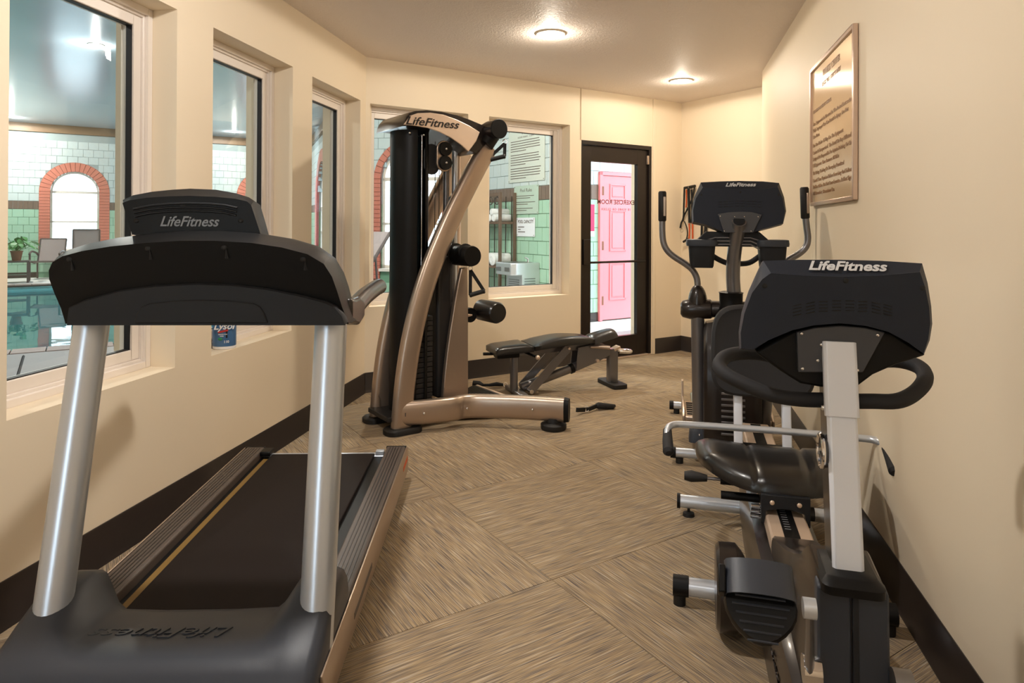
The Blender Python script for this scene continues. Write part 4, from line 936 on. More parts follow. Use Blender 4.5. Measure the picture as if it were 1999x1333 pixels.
obj('tower_post', G().box((-.04, yc0 + .06, (zt_ + .05) / 2 + .03), (.05, .06, zt_ - .03)), M_('iron'), Mx)
for k in range(17): obj('weight_plate', G().box((.0, yc0 + .075, .16 + k * .033), (.24, .12, .029)), M_('iron'), Mx, .003)
obj('plate_guide', G().cyl((.07, yc0 + .075, .1), (.07, yc0 + .075, zt_ - .02), .011, 10), M_('chrome'), Mx); obj('plate_guide', G().cyl((-.07, yc0 + .075, .1), (-.07, yc0 + .075, zt_ - .02), .011, 10), M_('chrome'), Mx)
obj('base_plate', G().box((0, .16, .085), (.30, .42, .03)), M_('iron'), Mx, .004)
for px, py in ((801, 787), (825, 783)):
    q = X(px, py, .14); obj('bolt', G().ball(q, .009, 10, 6), M_('chrome'), Mx)
for px, py in ((800, 259), (827, 263)):
    q = X(px, py, .137); obj('bolt', G().ball(q, .009, 10, 6), M_('chrome'), Mx)
# inner guide panel, chrome uprights and the tapered fin
fin = [(862, 786), (866, 735), (871, 690), (878, 640), (886, 590), (893, 550), (899, 523), (911, 521), (912, 600), (912, 700), (912, 786)]
fo_ = [(p.y, p.z) for p in (X(a, b, .12) for a, b in fin)]
for lx in (.10, -.14): obj('fin_panel', G().loft([[Vector((x, y, z)) for y, z in fo_] for x in (lx, lx + .035)]), M_('champagne'), Mx, .006)
fy0, fy1 = X(850, 650, .06).y, X(880, 650, .06).y
obj('guide_panel', G().box(((.0), (fy0 + fy1) / 2, .62), (.17, fy1 - fy0, .94)), M_('iron'), Mx, .02)
for px in (873, 890):
    q = X(px, 450, .05); obj('upright_tube', G().cyl((.03, q.y, .12), (.03, q.y, zt_ - .04), .019, 14), M_('gunmetal' if px == 873 else 'silver'), Mx)
q = X(905, 450, .05); obj('upright_tube', G().cyl((-.03, q.y, .12), (-.03, q.y, zt_ - .12), .02, 14), M_('champagne_pale'), Mx)
# crown
top = [(786, 246), (788, 237), (792, 228), (799, 220), (810, 216), (832, 215), (862, 218), (892, 225), (918, 234), (944, 245), (958, 258), (950, 280), (930, 300), (915, 294), (900, 282), (880, 269), (858, 258), (835, 250), (812, 246), (800, 244), (793, 245), (789, 246)]
to_ = [(p.y, p.z) for p in (X(a, b, .20) for a, b in top)]
cr_ = obj('crown', G().loft([[Vector((x, .25 + (y - .25) * k, 1.9 + (z - 1.9) * k)) for y, z in to_] for x, k in ((-.205, .96), (-.19, 1), (.19, 1), (.205, .985))]), M_('brownblack'), Mx, ang=35)
pan = [(800, 226), (815, 221), (840, 220), (865, 224), (890, 233), (915, 245), (936, 258), (929, 276), (914, 296), (900, 283), (880, 269), (858, 258), (835, 250), (812, 246), (788, 243)]
po_ = [(p.y, p.z) for p in (X(a, b, .207) for a, b in pan)]
obj('crown_panel', G().loft([[Vector((x, y, z)) for y, z in po_] for x in (.200, .212)]), M_('champagne_pale'), cr_, .003)
q = X(844, 240, .213); q2 = X(876, 243, .213); dirr = (q2 - q).normalized()
text('logo', 'LifeFitness', .072, M_('logo_black'), cr_, face((.2130, q.y, q.z), (0, dirr.y, dirr.z), (0, 0, 1)), shear=.35, bold=.0012, sx=1.25)
# top pivot with cap
q = X(962, 254, .22)
obj('arm_head', G().tube([(.14, q.y - .005, q.z - .03), (.20, q.y, q.z), (.285, q.y, q.z)], [.08, .066, .062], 24), M_('brownblack'), Mx)
obj('arm_cap', G().cyl((.285, q.y, q.z), (.30, q.y, q.z), .066, 28), M_('black'), Mx, .003)
obj('neck', G().tube([X(948, 283, .19), X(962, 262, .2)], .055, 14), M_('black'), Mx)
top_q = Vector((.24, q.y + .085, q.z - .085))
# pulley block under the crown
w1, w2 = X(868, 291, .16), X(868, 318, .16); cz_ = (w1 + w2) / 2; dz_ = abs(w1.z - w2.z) / 2
ol = [(.056 * math.cos(t), .056 * math.sin(t) + dz_) for t in [math.pi * j / 10 for j in range(11)]] + [(.056 * math.cos(t), .056 * math.sin(t) - dz_) for t in [math.pi + math.pi * j / 10 for j in range(11)]]
pb_ = obj('pulley_plate', G().loft([[Vector((x, cz_.y + a, cz_.z + b)) for a, b in ol] for x in (.145, .160)]), M_('champagne'), Mx, .003)
obj('pulley_plate_rear', G().loft([[Vector((x, cz_.y - .06 + a, cz_.z - .02 + b)) for a, b in ol] for x in (.09, .10)]), M_('iron'), Mx, .003)
for w_ in (w1, w2):
    pu = obj('pulley_wheel', G().lathe([(.001, -.012), (.045, -.012), (.047, -.004), (.040, 0), (.047, .004), (.045, .012), (.001, .012)], (.168, w_.y, w_.z), 24, Matrix.Rotation(math.pi / 2, 3, 'Y')), M_('black'), pb_)
    obj('axle_bolt', G().ball((.182, w_.y, w_.z), .009, 10, 6), M_('chrome'), pu)
for px in (849, 857, 866, 876, 883):
    q = X(px, 400, .1); obj('cable', G().cyl((.10, q.y, .78), (.10, q.y, zt_ - .06), .0028, 6), M_('iron'), Mx)
# middle pulley drum and roller pad
a, b = X(872, 498, .0), X(872, 498, 0)
qa = X(923, 500, .26); my, mz = qa.y, qa.z
dr_ = obj('pulley_drum', G().tube([(-.12, my - .02, mz), (-.10, my - .02, mz), (.245, my, mz), (.26, my, mz)], [.062, .068, .068, .064], 28), M_('black'), Mx)
for x in (.03, .15): obj('drum_band', G().cyl((x, my - .012, mz + .0), (x + .055, my - .010, mz + .018), .066, 24), M_('black'), dr_)
obj('drum_post', G().cyl((.05, my - .03, .12), (.05, my - .03, mz), .022, 14), M_('gunmetal'), Mx)
mid_q = Vector((.20, my + .02, mz - .095))
pr1, pr0 = X(972, 611, .20), X(938, 618, .0)
rp = obj('roller_pad', G().tube([pr1 + Vector((-.19, -.02, .006)), pr1 + Vector((-.18, -.02, .006)), pr1 + Vector((-.01, 0, 0)), pr1 + Vector((.006, 0, 0))], [.060, .072, .073, .064], 28), M_('vinyl_black'), Mx)
br = X(915, 615, .06)
obj('roller_bracket', G().tube([(.06, br.y - .02, br.z), (.05, br.y + .06, br.z), (.05, pr1.y - .02, pr1.z + .0)], .016, 10), M_('champagne_pale'), Mx); obj('bracket_disc', G().cyl((.04, br.y + .01, br.z), (.07, br.y + .01, br.z), .05, 20), M_('black'), Mx)
# ribbed foot plate between the beams
fpx = [FM.z(px, py, .05) for px, py in ((912, 750), (1032, 783), (906, 783))]
fpo = [(.15, .46), (.38, .97), (-.46, .97), (-.15, .46)]
fpl = obj('foot_plate', G().loft([[Vector((x, y, z)) for x, y in fpo] for z in (.02, .05)]), M_('rubber'), Mx, .004)
for k in range(22): obj('foot_plate_rib', G().box((-.04 * (k / 21), .475 + k * .022, .052), (.30 + .50 * k / 21, .008, .008)), M_('iron'), fpl, ang=0)
obj('foot_plate_edge', G().box((-.04, .981, .035), (.82, .022, .036)), M_('champagne_pale'), fpl, .003)

# hanging and floor handles -----------------------------------------------------------------
def handle(fr, top_, grip_a, grip_b, label, state):
    h = thing('stirrup_grip', fr, label, 'cable handle', 'stirrup handles of the cable tower')
    t, a, b = Vector(top_), Vector(grip_a), Vector(grip_b); d = (b - a).normalized()
    obj('grip', G().tube([a - d * .006, a, a + d * .01, b - d * .01, b, b + d * .006], [.012, .017, .015, .015, .017, .012], 14), M_('rubber'), h)
    for e in (a, b): obj('strap', G().tube([t, (t + e) / 2 + Vector((0, .002, 0)), e], .011, prof=[(-.25, -1), (.25, -1), (.25, 1), (-.25, 1)], up=d), M_('strap'), h)
    obj('ring', G().torus(t + Vector((0, 0, .012)), .014, .003, 16, 6, Matrix.Rotation(math.pi / 2, 3, 'X')), M_('chrome'), h)
    return h
Hf = FM
wq = lambda fr, px, py, k: fr.y(px, py, k)
F0 = Frame((0, 0, 0), 0)
t0 = FM.w(*top_q); Y0 = t0.y
Fh = Frame((t0.x, t0.y, 0), 0)
handle(Fh, (.0, 0, t0.z), Fh.y(948, 314, .0), Fh.y(985, 305, -.0), 'black stirrup handle hanging from the top arm of the cable tower', 0)
t1 = FM.w(*mid_q); Fh = Frame((t1.x, t1.y, 0), 0)
handle(Fh, (.0, 0, t1.z), Fh.y(918, 576, 0), Fh.y(945, 568, .0), 'black stirrup handle hanging from the middle drum of the cable tower', 0)
gq = F0.z(1195, 793, .02); g1 = F0.z(1150, 800, .02); g2 = F0.z(1126, 803, .03)
Fh = Frame((gq.x, gq.y, 0), 0)
h = thing('stirrup_grip', Fh, 'black stirrup handle lying on the carpet past the base beam of the cable tower', 'cable handle', 'stirrup handles of the cable tower')
L_ = lambda p, z=None: Vector((p.x - gq.x, p.y - gq.y, p.z if z is None else z))
obj('grip', G().tube([Vector((.018, .02, .018)), Vector((.005, .0, .018)), Vector((-.10, -.02, .03)), Vector((-.12, -.02, .028))], [.012, .018, .024, .014], 14), M_('strap'), h)
obj('strap', G().tube([Vector((-.11, -.02, .028)), L_(g1, .026), L_(g1, .022) + Vector((-.02, 0, 0))], .013, prof=[(-.5, -1), (.5, -1), (.5, 1), (-.5, 1)]), M_('strap'), h)
obj('ring', G().torus(L_(g1, .026) + Vector((-.02, 0, 0)), .018, .003, 18, 6, Matrix.Rotation(1.2, 3, 'X')), M_('chrome'), h)
obj('strap_end', G().tube([L_(g1, .022) + Vector((-.03, 0, 0)), L_(g2, .04)], .014, prof=[(-.5, -1), (.5, -1), (.5, 1), (-.5, 1)]), M_('strap'), h)
gq = F0.z(950, 752, .02); Fh = Frame((gq.x, gq.y, 0), 0)
h = thing('stirrup_grip', Fh, 'black strap handle lying on the carpet between the foot plate and the wall', 'cable handle', 'stirrup handles of the cable tower')
obj('grip', G().tube([Vector((-.11, .03, .03)), Vector((-.06, .02, .026)), Vector((-.03, .0, .02))], [.022, .024, .014], 12), M_('strap'), h)
obj('strap', G().tube([Vector((-.03, 0, .022)), Vector((.02, -.01, .024)), Vector((.08, .0, .030)), Vector((.13, .01, .022))], [.010, .012, .017, .012], 10), M_('strap'), h)
obj('ring', G().torus((.15, .012, .022), .016, .003, 18, 6, Matrix.Rotation(1.3, 3, 'X')), M_('chrome'), h)

# ================================================================== adjustable bench
a_, b_ = F0.z(1003, 769, 0), F0.z(1195, 752, 0)
dv = Vector((b_.x - a_.x, b_.y - a_.y)); FN = Frame((a_.x, a_.y), math.atan2(dv.x, dv.y)); LB = dv.length
N = thing('weight_bench', FN, 'black padded adjustable bench with bronze frame near the glazed door', 'bench')
def pad(y0, y1, z0, z1, w0, w1, th, name, hump=0, ny=10, droop=0):
    def px_(u, v): return (u - .5) * 2 * (w0 + (w1 - w0) * v)
    def py_(u, v): return y0 + (y1 - y0) * v
    def zt__(u, v):
        t = abs(u - .5) * 2; e = max(t ** 8, (1 - v) ** 12, v ** 12); return z0 + (z1 - z0) * v + hump * math.sin(math.pi * v) ** 2 - .022 * e - droop * t * t
    def zb__(u, v): return z0 + (z1 - z0) * v - th + hump * .4 * math.sin(math.pi * v)
    return obj(name, cushion(10, ny, px_, py_, zt__, zb__), M_('vinyl_black'), N, ang=60)
pz = lambda px, py: (lambda v: (v.y, v.z))(FN.x(px, py, 0))
pad(-.185, .105, .385, .402, .125, .15, .06, 'seat_pad')
pad(.115, .64, .402, .425, .15, .11, .055, 'back_pad', .02, 16)
pad(.62, .86, .425, .475, .11, .09, .07, 'head_pad', .0, 10, .05)
obj('front_post', G().cyl((0, .0, .02), (0, .0, .33), .030, 18), M_('gunmetal'), N)
obj('front_foot', G().box((0, .02, .018), (.34, .07, .036)), M_('gunmetal'), N, .01)
obj('pad_rail', G().box((0, .30, .325), (.06, .84, .05), Matrix.Rotation(.03, 3, 'X')), M_('gunmetal'), N, .006)
obj('lower_tube', G().tube([(0, .06, .045), (0, .42, .145), (0, .72, .235)], .034, 18), M_('gunmetal'), N)
obj('tube_collar', G().tube([(0, .47, .158), (0, .50, .168)], .041, 18), M_('black'), N)
for x in (-.055, .055):
    obj('side_plate', G().loft([[Vector((x + dx, y, z)) for y, z in ((.50, .15), (.52, .335), (.70, .36), (.80, .33), (.80, .26), (.70, .215))] for dx in (-.006, .006)]), M_('gunmetal'), N, .002)
obj('rear_post', G().loft([[Vector((x, LB + y, z)) for x, y in rrect(.06, .085, .015)] for z in (.03, .30)]), M_('gunmetal'), N)
obj('rear_foot', G().loft([[Vector((x, LB + y, z)) for x, y in rrect(.30, .13, .03)] for z in (0, .035)]), M_('rubber'), N, .005)
sa, sb2 = FN.x(1027, 777, .10), FN.x(1100, 692, .10)
for x in (-.10, .085): obj('strut', G().tube([(x, .10, .03), (x, .42, .345)], .032, prof=[(-.18, -1), (.18, -1), (.18, 1), (-.18, 1)], up=(0, 1, 0)), M_('gunmetal'), N)
obj('strut_hinge', G().cyl((-.13, .10, .035), (.12, .10, .035), .016, 12), M_('chrome'), N); obj('strut_pin', G().cyl((-.11, .42, .34), (.105, .42, .34), .010, 12), M_('champagne_pale'), N)
ln = obj('release_lever', G().cyl((.03, .07, .325), (.15, .13, .30), .010, 12), M_('black'), N); obj('lever_knob', G().ball((.155, .133, .299), .018, 12, 8), M_('champagne_pale'), ln)
obj('lock_handle', G().tube([(.07, .62, .335), (.10, .70, .335), (.13, .76, .33)], [.010, .014, .016], 12), M_('champagne'), N)
obj('carry_handle', G().tube(smooth([(.035, LB + .045, .275), (.05, LB + .13, .27), (.0, LB + .17, .27), (-.05, LB + .13, .27), (-.035, LB + .045, .275)], 5), .012, 12), M_('chrome'), N)
obj('handle_bracket', G().box((.0, LB + .03, .30), (.07, .06, .02), Matrix.Rotation(.4, 3, 'X')), M_('champagne_pale'), N, .003)
obj('axle_pin', G().cyl((-.08, .68, .225), (.085, .68, .225), .012, 12), M_('champagne_pale'), N)
obj('seat_bracket', G().box((0, -.06, .315), (.10, .18, .06)), M_('black'), N, .008)
obj('seat_peg', G().cyl((-.02, -.16, .315), (-.02, -.24, .318), .012, 12), M_('black'), N)
# ================================================================== things beyond the glass
def wallfr(A, B):
    d = B - A; return Frame((A.x, A.y), math.atan2(d.x, d.y))
f4, f5 = wallfr(Q2, P0), wallfr(P0, PKE)
def notice(name, label, pa, pb, m, lines, cat='sign'):
    a, b = f4.x(*pa, .016), f4.x(*pb, .016); y0, y1, z1, z0 = a.y, b.y, a.z, b.z
    t = thing(name, Frame(f4.w(.02, (y0 + y1) / 2, 0), f4.az), label, cat)
    w, h = abs(y1 - y0), z1 - z0; zc = (z0 + z1) / 2
    obj('board', G().box((.004, 0, zc), (.008, w, h)), m, t, .002)
    for cy_ in (-1, 1):
        for cz in (-1, 1): obj('screw', G().ball((.009, cy_ * (w / 2 - .02), zc + cz * (h / 2 - .02)), .006, 8, 5), M_('ink'), t)
    return t, w, h, zc
R = (0, 1, 0); U = (0, 0, 1)
t, w, h, zc = notice('pool_hours_board', 'large pale framed pool rules board with many lines of text on block wall', (994, 257), (1064, 351), M_('paper'), 0)
text('lettering', 'POOL', .075, M_('ink'), t, face((.0085, 0, zc + h / 2 - .06), R, U), ext=.0004, bold=.001)
text('lettering', 'HOURS 9:00AM - 11:00PM', .038, M_('ink'), t, face((.0085, 0, zc + h / 2 - .125), R, U), ext=.0004)
random.seed(3)
for blk_, n in ((0, 5), (5.6, 5), (11.2, 5)):
    for k in range(n):
        L2 = (.84 if k < n - 1 else .45) * w * random.uniform(.93, 1); obj('printed_line', G().box((.0085, -w * .43 + L2 / 2, zc + h / 2 - .175 - (blk_ + k) * h * .046), (.0012, L2, .011)), M_('ink'), t, ang=0)
t, w, h, zc = notice('pool_notice', 'green poster headed Pool Rules below the large pool board', (1005, 364), (1052, 417), M_('paper_green'), 0)
text('lettering', 'Pool Rules', .072, M_('ink'), t, face((.0085, 0, zc + h / 2 - .07), R, U), ext=.0004, shear=.1)
for k, L2 in enumerate((.75, .6, .8, .5, .7, .45)): obj('printed_line', G().box((.0085, -w * .42 + w * L2 / 2, zc + h / 2 - .15 - (k + k // 2) * .03), (.0012, w * L2, .009)), M_('ink'), t, ang=0)
t, w, h, zc = notice('capacity_notice', 'small white notice headed POOL CAPACITY above the drinking fountain', (1010, 425), (1045, 462), M_('paper_white'), 0)
text('lettering', 'POOL CAPACITY', .066, M_('ink'), t, face((.0085, 0, zc + h / 2 - .06), R, U), ext=.0004, bold=.0015, sx=.8)
for k, L2 in enumerate((.35, .15, .4)): obj('printed_line', G().box((.0085, -w * .42 + w * L2 / 2, zc - .0 - k * .035), (.0012, w * L2, .012)), M_('ink'), t, ang=0)
# towel shelf
sa_, sb_2 = f4.x(915, 500, .02).y, f4.x(1001, 500, .30).y
ys0, ys1 = .05, f4.x(1002, 470, .07).y
sh = thing('towel_shelf', Frame(f4.w(.03, (ys0 + ys1) / 2, 0), f4.az), 'dark wooden towel rack with iron slats beside the drinking fountain', 'shelf')
hw2 = (ys1 - ys0) / 2
zsh = [f4.x(975, 435, .25).z, f4.x(965, 520, .25).z, .18]; ztop = f4.x(1000, 376, .10).z
for y in (-hw2, hw2):
    for x in (.02, .27): obj('post', G().box((x, y, ztop / 2), (.04, .04, ztop)), M_('wood_dark'), sh, .004)
for z in zsh: obj('shelf_board', G().box((.145, 0, z), (.29, 2 * hw2, .035)), M_('wood_dark'), sh, .004)
obj('top_rail', G().box((.27, 0, ztop - .03), (.035, 2 * hw2, .05)), M_('wood_dark'), sh, .004)
for k in range(9):
    y = -hw2 + (k + .5) * 2 * hw2 / 9; obj('scroll', G().torus((.27, y, ztop - .12), .055, .008, 16, 6, Matrix.Rotation(math.pi / 2, 3, 'Y')), M_('iron'), sh)
for k in range(10): y = -hw2 + (k + .5) * 2 * hw2 / 10; obj('slat', G().box((.02, y, ztop / 2), (.012, .012, ztop - .1)), M_('iron'), sh, ang=0)
for i, (py_, z, r, lb) in enumerate(((hw2 - .16, zsh[0], .055, 'white rolled towel at the rack edge on the upper shelf'), (hw2 - .29, zsh[0], .055, 'white rolled towel second from the rack edge on the upper shelf'), (hw2 - .22, zsh[0] + .095, .05, 'white towel lying on top of two rolled towels'), (hw2 - .2, zsh[1], .09, 'large white bundled towel at the edge of the lower shelf'), (hw2 - .40, zsh[1], .09, 'large white bundled towel deeper along the lower shelf'))):
    tw = thing('towel', Frame(f4.w((.03 + .14), (ys0 + ys1) / 2 + py_, z + .0175), f4.az), lb, 'towel', 'white towels on the rack')
    g = G(); pts = []
    for k in range(40):
        t_ = k / 39 * 4 * math.pi; rr = r * (.25 + .75 * k / 39); pts.append((rr * math.cos(t_), r + rr * math.sin(t_)))
    ring = pts + [(p[0] * .93, r + (p[1] - r) * .93) for p in reversed(pts)]
    obj('roll', G().tube([(-.15, 0, r), (-.14, 0, r), (.14, 0, r), (.15, 0, r)], [r * .85, r, r, r * .85], 20), M_('towel'), tw); obj('fold', G().torus((.148, 0, r), r * .5, r * .09, 18, 6, Matrix.Rotation(math.pi / 2, 3, 'Y')), M_('towel'), tw)
# drinking fountain
p = f4.x(1020, 514, .25); zf = f4.x(1000, 513, .4).z
yc = f4.x(1009, 540, .24).y
df = thing('drinking_fountain', Frame(f4.w(.012, yc, 0), f4.az), 'stainless steel drinking fountain on the green block wall under the notices', 'drinking fountain')
obj('basin', G().loft([[Vector((x, y, z)) for x, y in ((0, -.24), (0, .24), (.40, .24), (.46, .19), (.46, -.19), (.40, -.24))] for z in (zf - .17, zf)]), M_('stainless'), df, .012)
obj('cabinet', G().box((.15, .04, zf - .36), (.30, .40, .42)), M_('stainless'), df, .008)
obj('basin_well', G().loft([[Vector((.23 + x * k, y * k, z)) for x, y in rrect(.34, .38, .08)] for z, k in ((zf + .001, 1), (zf + .004, .96))]), M_('gunmetal'), df)
obj('spout', G().tube([(.12, .12, zf), (.12, .12, zf + .05), (.16, .10, zf + .07)], [.018, .014, .010], 12), M_('chrome'), df)
for y in (-.11, .11): obj('push_pad', G().box((.462, y, zf - .09), (.008, .13, .06)), M_('gunmetal'), df, .004)
g = G()
for k in range(10): g.box((.305, .04, zf - .24 - k * .03), (.008, .26, .01))
o = obj('vent_grille', g, M_('gunmetal'), df); o['kind'] = 'stuff'
for k in range(8): obj('side_louvre', G().box((.17, .242, zf - .22 - k * .035), (.18, .006, .012)), M_('gunmetal'), df, ang=0)
# pink six panel door in the corridor
y0 = f5.x(1169, 480, .03).y; zt5 = f5.x(1175, 335, .03).z
pk = put(tag(bpy.data.objects.new('door_2', None), kind='structure'), f5); C.objects.link(pk)
wD, hD = .98, 2.06; sc_ = zt5 / 2.06; hD *= sc_
g = G()
for a, b, c, d in ((y0, y0 + .05, 0, hD), (y0 + wD + .05, y0 + wD + .1, 0, hD), (y0, y0 + wD + .1, hD - .05, hD)): g.box((.03, (a + b) / 2, (c + d) / 2), (.05, b - a, d - c))
obj('door_frame', g, M_('paint_pink'), pk, .004)
lf = obj('door_leaf', G().box((.02, y0 + .05 + wD / 2, hD / 2 - .02), (.04, wD - .006, hD - .07)), M_('paint_pink'), pk, .002)
for yy0, yy1 in ((.13, .42), (.56, .85)):
    for z0, z1 in ((.28, .80), (.95, 1.52), (1.66, 1.88)):
        ya_, yb_ = y0 + .05 + yy0, y0 + .05 + yy1
        g = G()
        for a, b, c, d in ((ya_, yb_, z0, z0 + .022), (ya_, yb_, z1 - .022, z1), (ya_, ya_ + .022, z0, z1), (yb_ - .022, yb_, z0, z1)): g.box((.046, (a + b) / 2, (c + d) / 2), (.014, b - a, d - c))
        pn = obj('panel_moulding', g, M_('paint_pink'), lf, .004); obj('panel', G().box((.043, (ya_ + yb_) / 2, (z0 + z1) / 2), (.010, yb_ - ya_ - .09, z1 - z0 - .09)), M_('paint_pink'), lf, .008)
for z in (.28, 1.03, 1.78): obj('hinge', G().box((.05, y0 + .05, z), (.02, .03, .12)), M_('terracotta'), pk, .003)
yp = f5.x(1156, 425, .02)
ps = thing('pink_notice', Frame(f5.w(.014, yp.y - .07, 0), f5.az), 'bright pink notice on the block wall beside the pink door', 'sign'); obj('sheet', G().box((.004, 0, yp.z), (.006, .22, .36)), M_('pink_sign'), ps, .001); obj('sheet_border', G().box((.0045, .0, yp.z - .22), (.005, .22, .07)), M_('paper_white'), ps, ang=0)
# patio furniture at the far side of the pool
def patio_chair(name, label, pos, az, hback=.95):
    t = thing(name, Frame((pos.x, pos.y, -.012), az), label, 'chair', 'patio chairs by the pool')
    for sd in (-1, 1):
        obj('front_leg', G().tube([(sd * .30, -.28, 0), (sd * .30, -.27, .62)], .022, 8), M_('patio_metal'), t); obj('rear_leg', G().tube([(sd * .29, .26, 0), (sd * .28, .22, .42)], .020, 8), M_('patio_metal'), t)
        obj('arm_rest', G().tube(smooth([(sd * .30, -.30, .60), (sd * .31, -.10, .66), (sd * .30, .18, .62), (sd * .28, .27, .56)], 4), .024, 8), M_('patio_metal'), t)
        obj('back_frame', G().tube([(sd * .27, .20, .38), (sd * .27, .32, .66), (sd * .27, .42, hback)], .018, 8), M_('patio_metal'), t)
        obj('seat_frame', G().tube(smooth([(sd * .28, -.30, .43), (sd * .28, 0, .38), (sd * .27, .22, .40)], 3), .018, 8), M_('patio_metal'), t)
    obj('seat_sling', G().loft([[Vector((x, y, z + dz)) for x in (-.27, .27) for dz in ((0, .006) if x < 0 else (.006, 0))] for y, z in ((-.30, .43), (-.15, .395), (.05, .385), (.22, .405))]), M_('mesh_fabric'), t)
    obj('back_sling', G().loft([[Vector((x, y + dz, z)) for x in (-.265, .265) for dz in ((0, .006) if x < 0 else (.006, 0))] for y, z in ((.215, .42), (.32, .66), (.415, hback))]), M_('mesh_fabric'), t)
    obj('top_bar', G().tube([(-.27, .42, hback), (.27, .42, hback)], .016, 8), M_('patio_metal'), t); obj('front_bar', G().tube([(-.30, -.28, .43), (.30, -.28, .43)], .016, 8), M_('patio_metal'), t)
    return t
def wp(px, py, z=-.012): h = F0.z(px, py, z); return Vector((h.x, h.y, z))
patio_chair('patio_chair', 'brown sling patio armchair beside the plant table', wp(94, 544), math.radians(-30 + 10))
patio_chair('patio_chair', 'pale high-backed sling patio chair in front of the arched window', wp(168, 546), math.radians(-32), 1.18)
tp = wp(32, 551); tb = thing('patio_table', Frame((tp.x, tp.y, -.012), math.radians(-33)), 'small low patio table holding the potted plant', 'table')
obj('table_top', G().box((0, 0, .47), (.50, .50, .035)), M_('patio_metal'), tb, .006)
for a in (-1, 1):
    for b in (-1, 1): obj('leg', G().box((a * .22, b * .22, .225), (.045, .045, .455)), M_('patio_metal'), tb)
obj('lower_shelf', G().box((0, 0, .16), (.44, .44, .02)), M_('patio_metal'), tb)
po = tp + Vector((.0, .0, .4875)); pl_ = thing('potted_plant', Frame((po.x + .0, po.y, po.z), 0), 'leafy green plant in a brown pot on the patio table', 'plant')
obj('pot', G().lathe([(.001, 0), (.08, 0), (.115, .20), (.125, .20), (.125, .22), (.10, .22), (.10, .19), (.001, .19)], n=20), M_('terracotta'), pl_)
random.seed(5)
for k in range(26):
    a = random.uniform(0, 2 * math.pi); el = random.uniform(.35, 1.35); L2 = random.uniform(.22, .42); d = Vector((math.cos(a) * math.cos(el), math.sin(a) * math.cos(el), math.sin(el)))
    base = Vector((0, 0, .20)); tip = base + d * L2; side = d.cross(Vector((0, 0, 1))).normalized(); out = Vector((d.x, d.y, -.35)).normalized()
    ls = random.uniform(.14, .22); wv_ = ls * .36
    ring = [tip, tip + out * ls * .3 + side * wv_, tip + out * ls * .65 + side * wv_ * .8, tip + out * ls + Vector((0, 0, -.03)), tip + out * ls * .65 - side * wv_ * .8, tip + out * ls * .3 - side * wv_]
    g = G(); g.loft([ring, [q + Vector((0, 0, .006)) for q in ring]]); lfv = obj('leaf', g, M_('leaf'), pl_, ang=0)
    obj('stem', G().tube([base, tip], .006, 5), M_('leaf'), lfv)
# lounge chair on the near deck
lc = F0.y(716, 540, 8.4); lg = thing('lounge_chair', Frame((lc.x, lc.y, -.012), -.7), 'grey sling lounge chair with raised back seen past the cable tower', 'lounge chair')
bt = F0.y(768, 452, 8.4); bx_, bz_ = bt.x - lc.x, bt.z
b0 = F0.y(702, 548, 8.4); ax_, az_ = b0.x - lc.x, b0.z
for y in (0, .62):
    obj('back_rail', G().tube([(ax_, y, az_), (bx_, y, bz_)], .022, 8), M_('patio_metal'), lg); obj('bed_rail', G().tube([(ax_ - 1.25, y, .36), (ax_ - .02, y, .38), (ax_, y, az_)], .022, 8), M_('patio_metal'), lg)
    obj('leg', G().tube([(ax_ - .05, y, .40), (ax_ + .05, y, 0)], .02, 8), M_('patio_metal'), lg); obj('leg', G().tube([(ax_ - 1.15, y, .36), (ax_ - 1.2, y, 0)], .02, 8), M_('patio_metal'), lg)
    obj('back_prop', G().tube([((ax_ + bx_) / 2, y, (az_ + bz_) / 2), (ax_ + .28, y, 0)], .014, 8), M_('patio_metal'), lg)
dv_ = Vector((bx_ - ax_, 0, bz_ - az_)).normalized(); nv = Vector((-dv_.z, 0, dv_.x))
obj('back_sling', G().loft([[Vector((ax_, y, az_)) + nv * k + dv_ * t_ for t_, k in ((0, .0), ((Vector((bx_ - ax_, 0, bz_ - az_))).length, 0), ((Vector((bx_ - ax_, 0, bz_ - az_))).length, .012), (0, .012))] for y in (0, .62)]), M_('mesh_fabric'), lg, ang=0)
obj('bed_sling', G().box((ax_ - .62, .31, .385), (1.2, .60, .012)), M_('mesh_fabric'), lg, ang=0)
# ================================================================== small things in the room
# tub of wipes on the middle sill
q = FL.x(438, 677, -.060); s_c, z_c = q.y, ZS
tub = thing('wipes_tub', Frame(FL.w(-.060, s_c, ZS), 0), 'blue and white tub of disinfecting wipes on the window sill behind the treadmill', 'tub')
rt = .056
obj('tub_body', G().lathe([(.001, 0), (rt - .004, 0), (rt, .004), (rt, .25), (rt - .004, .255), (.001, .255)], n=32), M_('can_white'), tub)
obj('label_wrap', G().lathe([(rt + .0004, .016), (rt + .0009, .017), (rt + .0009, .233), (rt + .0004, .234)], n=32), M_('can_blue'), tub)
obj('lid', G().lathe([(.001, .255), (rt - .003, .255), (rt - .003, .272), (rt - .010, .282), (.001, .284)], n=32), M_('can_blue'), tub)
vd = (Vector((0, 0, 0)) - tub.location).to_2d().normalized(); rd = Vector((-vd.y, vd.x)); rd = rd if rd.x > 0 else -rd
def onlabel(ang, z):
    d = Matrix.Rotation(ang, 2) @ vd; return Vector((d.x * (rt + .0016), d.y * (rt + .0016), z)), Vector((-d.y, d.x, 0)) if Vector((-d.y, d.x)).dot(rd) > 0 else Vector((d.y, -d.x, 0))
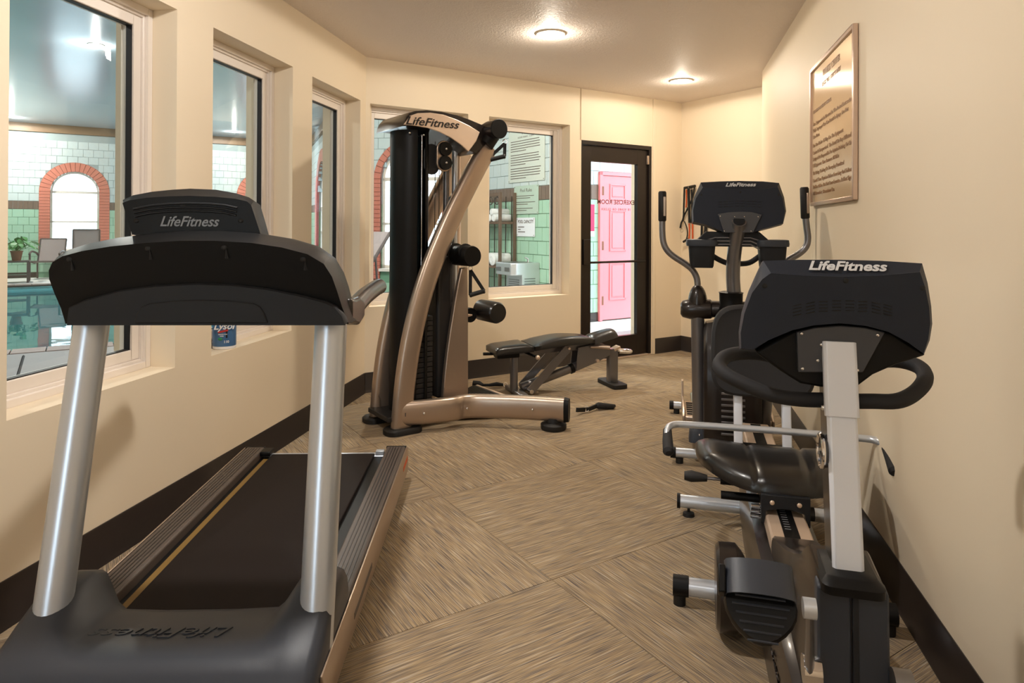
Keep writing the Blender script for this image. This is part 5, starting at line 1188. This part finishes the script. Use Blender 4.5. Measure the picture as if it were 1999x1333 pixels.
for s, ang, z, sz, m, sh_, bd in (('110', .16, .040, .017, 'can_white', 0, .0006), ('Lysol', -.06, .118, .046, 'can_white', .3, .001), ('DISINFECTING', -.14, .078, .0065, 'can_white', 0, .0002), ('WIPES', -.22, .069, .0065, 'can_white', 0, .0002)):
    o_, r_ = onlabel(ang, z); text('lettering', s, sz, M_(m), tub, face(o_, r_, (0, 0, 1)), ext=.0006, shear=sh_, bold=bd)
o_, r_ = onlabel(-.12, .094); d_ = (o_.to_2d()).normalized(); obj('label_band', G().box((o_.x, o_.y, .094), (.048, .002, .009), Matrix.Rotation(math.atan2(r_.y, r_.x), 3, 'Z') @ Matrix.Rotation(-.2, 3, 'Y')), M_('can_red'), tub)
o_, r_ = onlabel(-.35, .045); obj('label_spot', G().ball((o_.x, o_.y, .055), .011, 14, 6, (1.1, .35, .7)), M_('can_green'), tub)
o_, r_ = onlabel(.18, .075); obj('label_stripe', G().box((o_.x, o_.y, .105), (.008, .002, .09), Matrix.Rotation(math.atan2(r_.y, r_.x), 3, 'Z')), M_('hole'), tub)
# exercise bands hung on the far wall
hk = FF.x(1347, 366, -.03)
bn = thing('exercise_bands', Frame(FF.w(-.0, hk.y, 0), FF.az), 'bunch of black strap and orange tube exercise bands hung on the far wall', 'exercise bands')
def bx2(px, py, k=-.04): v = FF.x(px, py, k); return Vector((k, v.y - hk.y, v.z))
obj('wall_hook', G().tube([(0, 0, hk.z - .005), (-.05, 0, hk.z - .005), (-.055, 0, hk.z + .01)], .006, 8), M_('gunmetal'), bn)
obj('hang_bar', G().tube([bx2(1336, 367), bx2(1357, 363)], .014, 10), M_('rubber'), bn)
for pts, r, m in ((((1336, 368), (1335, 400), (1334, 425), (1330, 435), (1328, 445)), .009, 'strap'), (((1356, 365), (1352, 385), (1345, 402), (1336, 420), (1333, 432)), .008, 'strap'), (((1344, 368), (1345, 400), (1346, 435)), .013, 'strap'), (((1350, 370), (1351, 410), (1350, 436)), .010, 'strap'), (((1340, 370), (1340, 395), (1339, 405)), .007, 'orange'), (((1345, 436), (1346, 450), (1345, 466)), .007, 'orange'), (((1352, 434), (1352, 450), (1352, 468)), .008, 'orange'),
                  (((1336, 432), (1341, 445), (1342, 458), (1339, 470)), .006, 'strap'), (((1370, 420), (1370, 445), (1369, 470)), .011, 'strap'), (((1379, 425), (1377, 450), (1374, 470)), .016, 'rubber')):
    obj('band' if m == 'orange' else 'strap', G().tube(smooth([bx2(a, b, -.03 - .006 * r * 100 * .5) for a, b in pts], 3), r, 8), M_(m), bn)
obj('handle_end', G().tube([bx2(1334, 472), bx2(1344, 466)], .012, 8), M_('rubber'), bn); obj('ring_clip', G().torus(bx2(1331, 450), .018, .003, 16, 6, Matrix.Rotation(math.pi / 2, 3, 'Y')), M_('chrome'), bn)
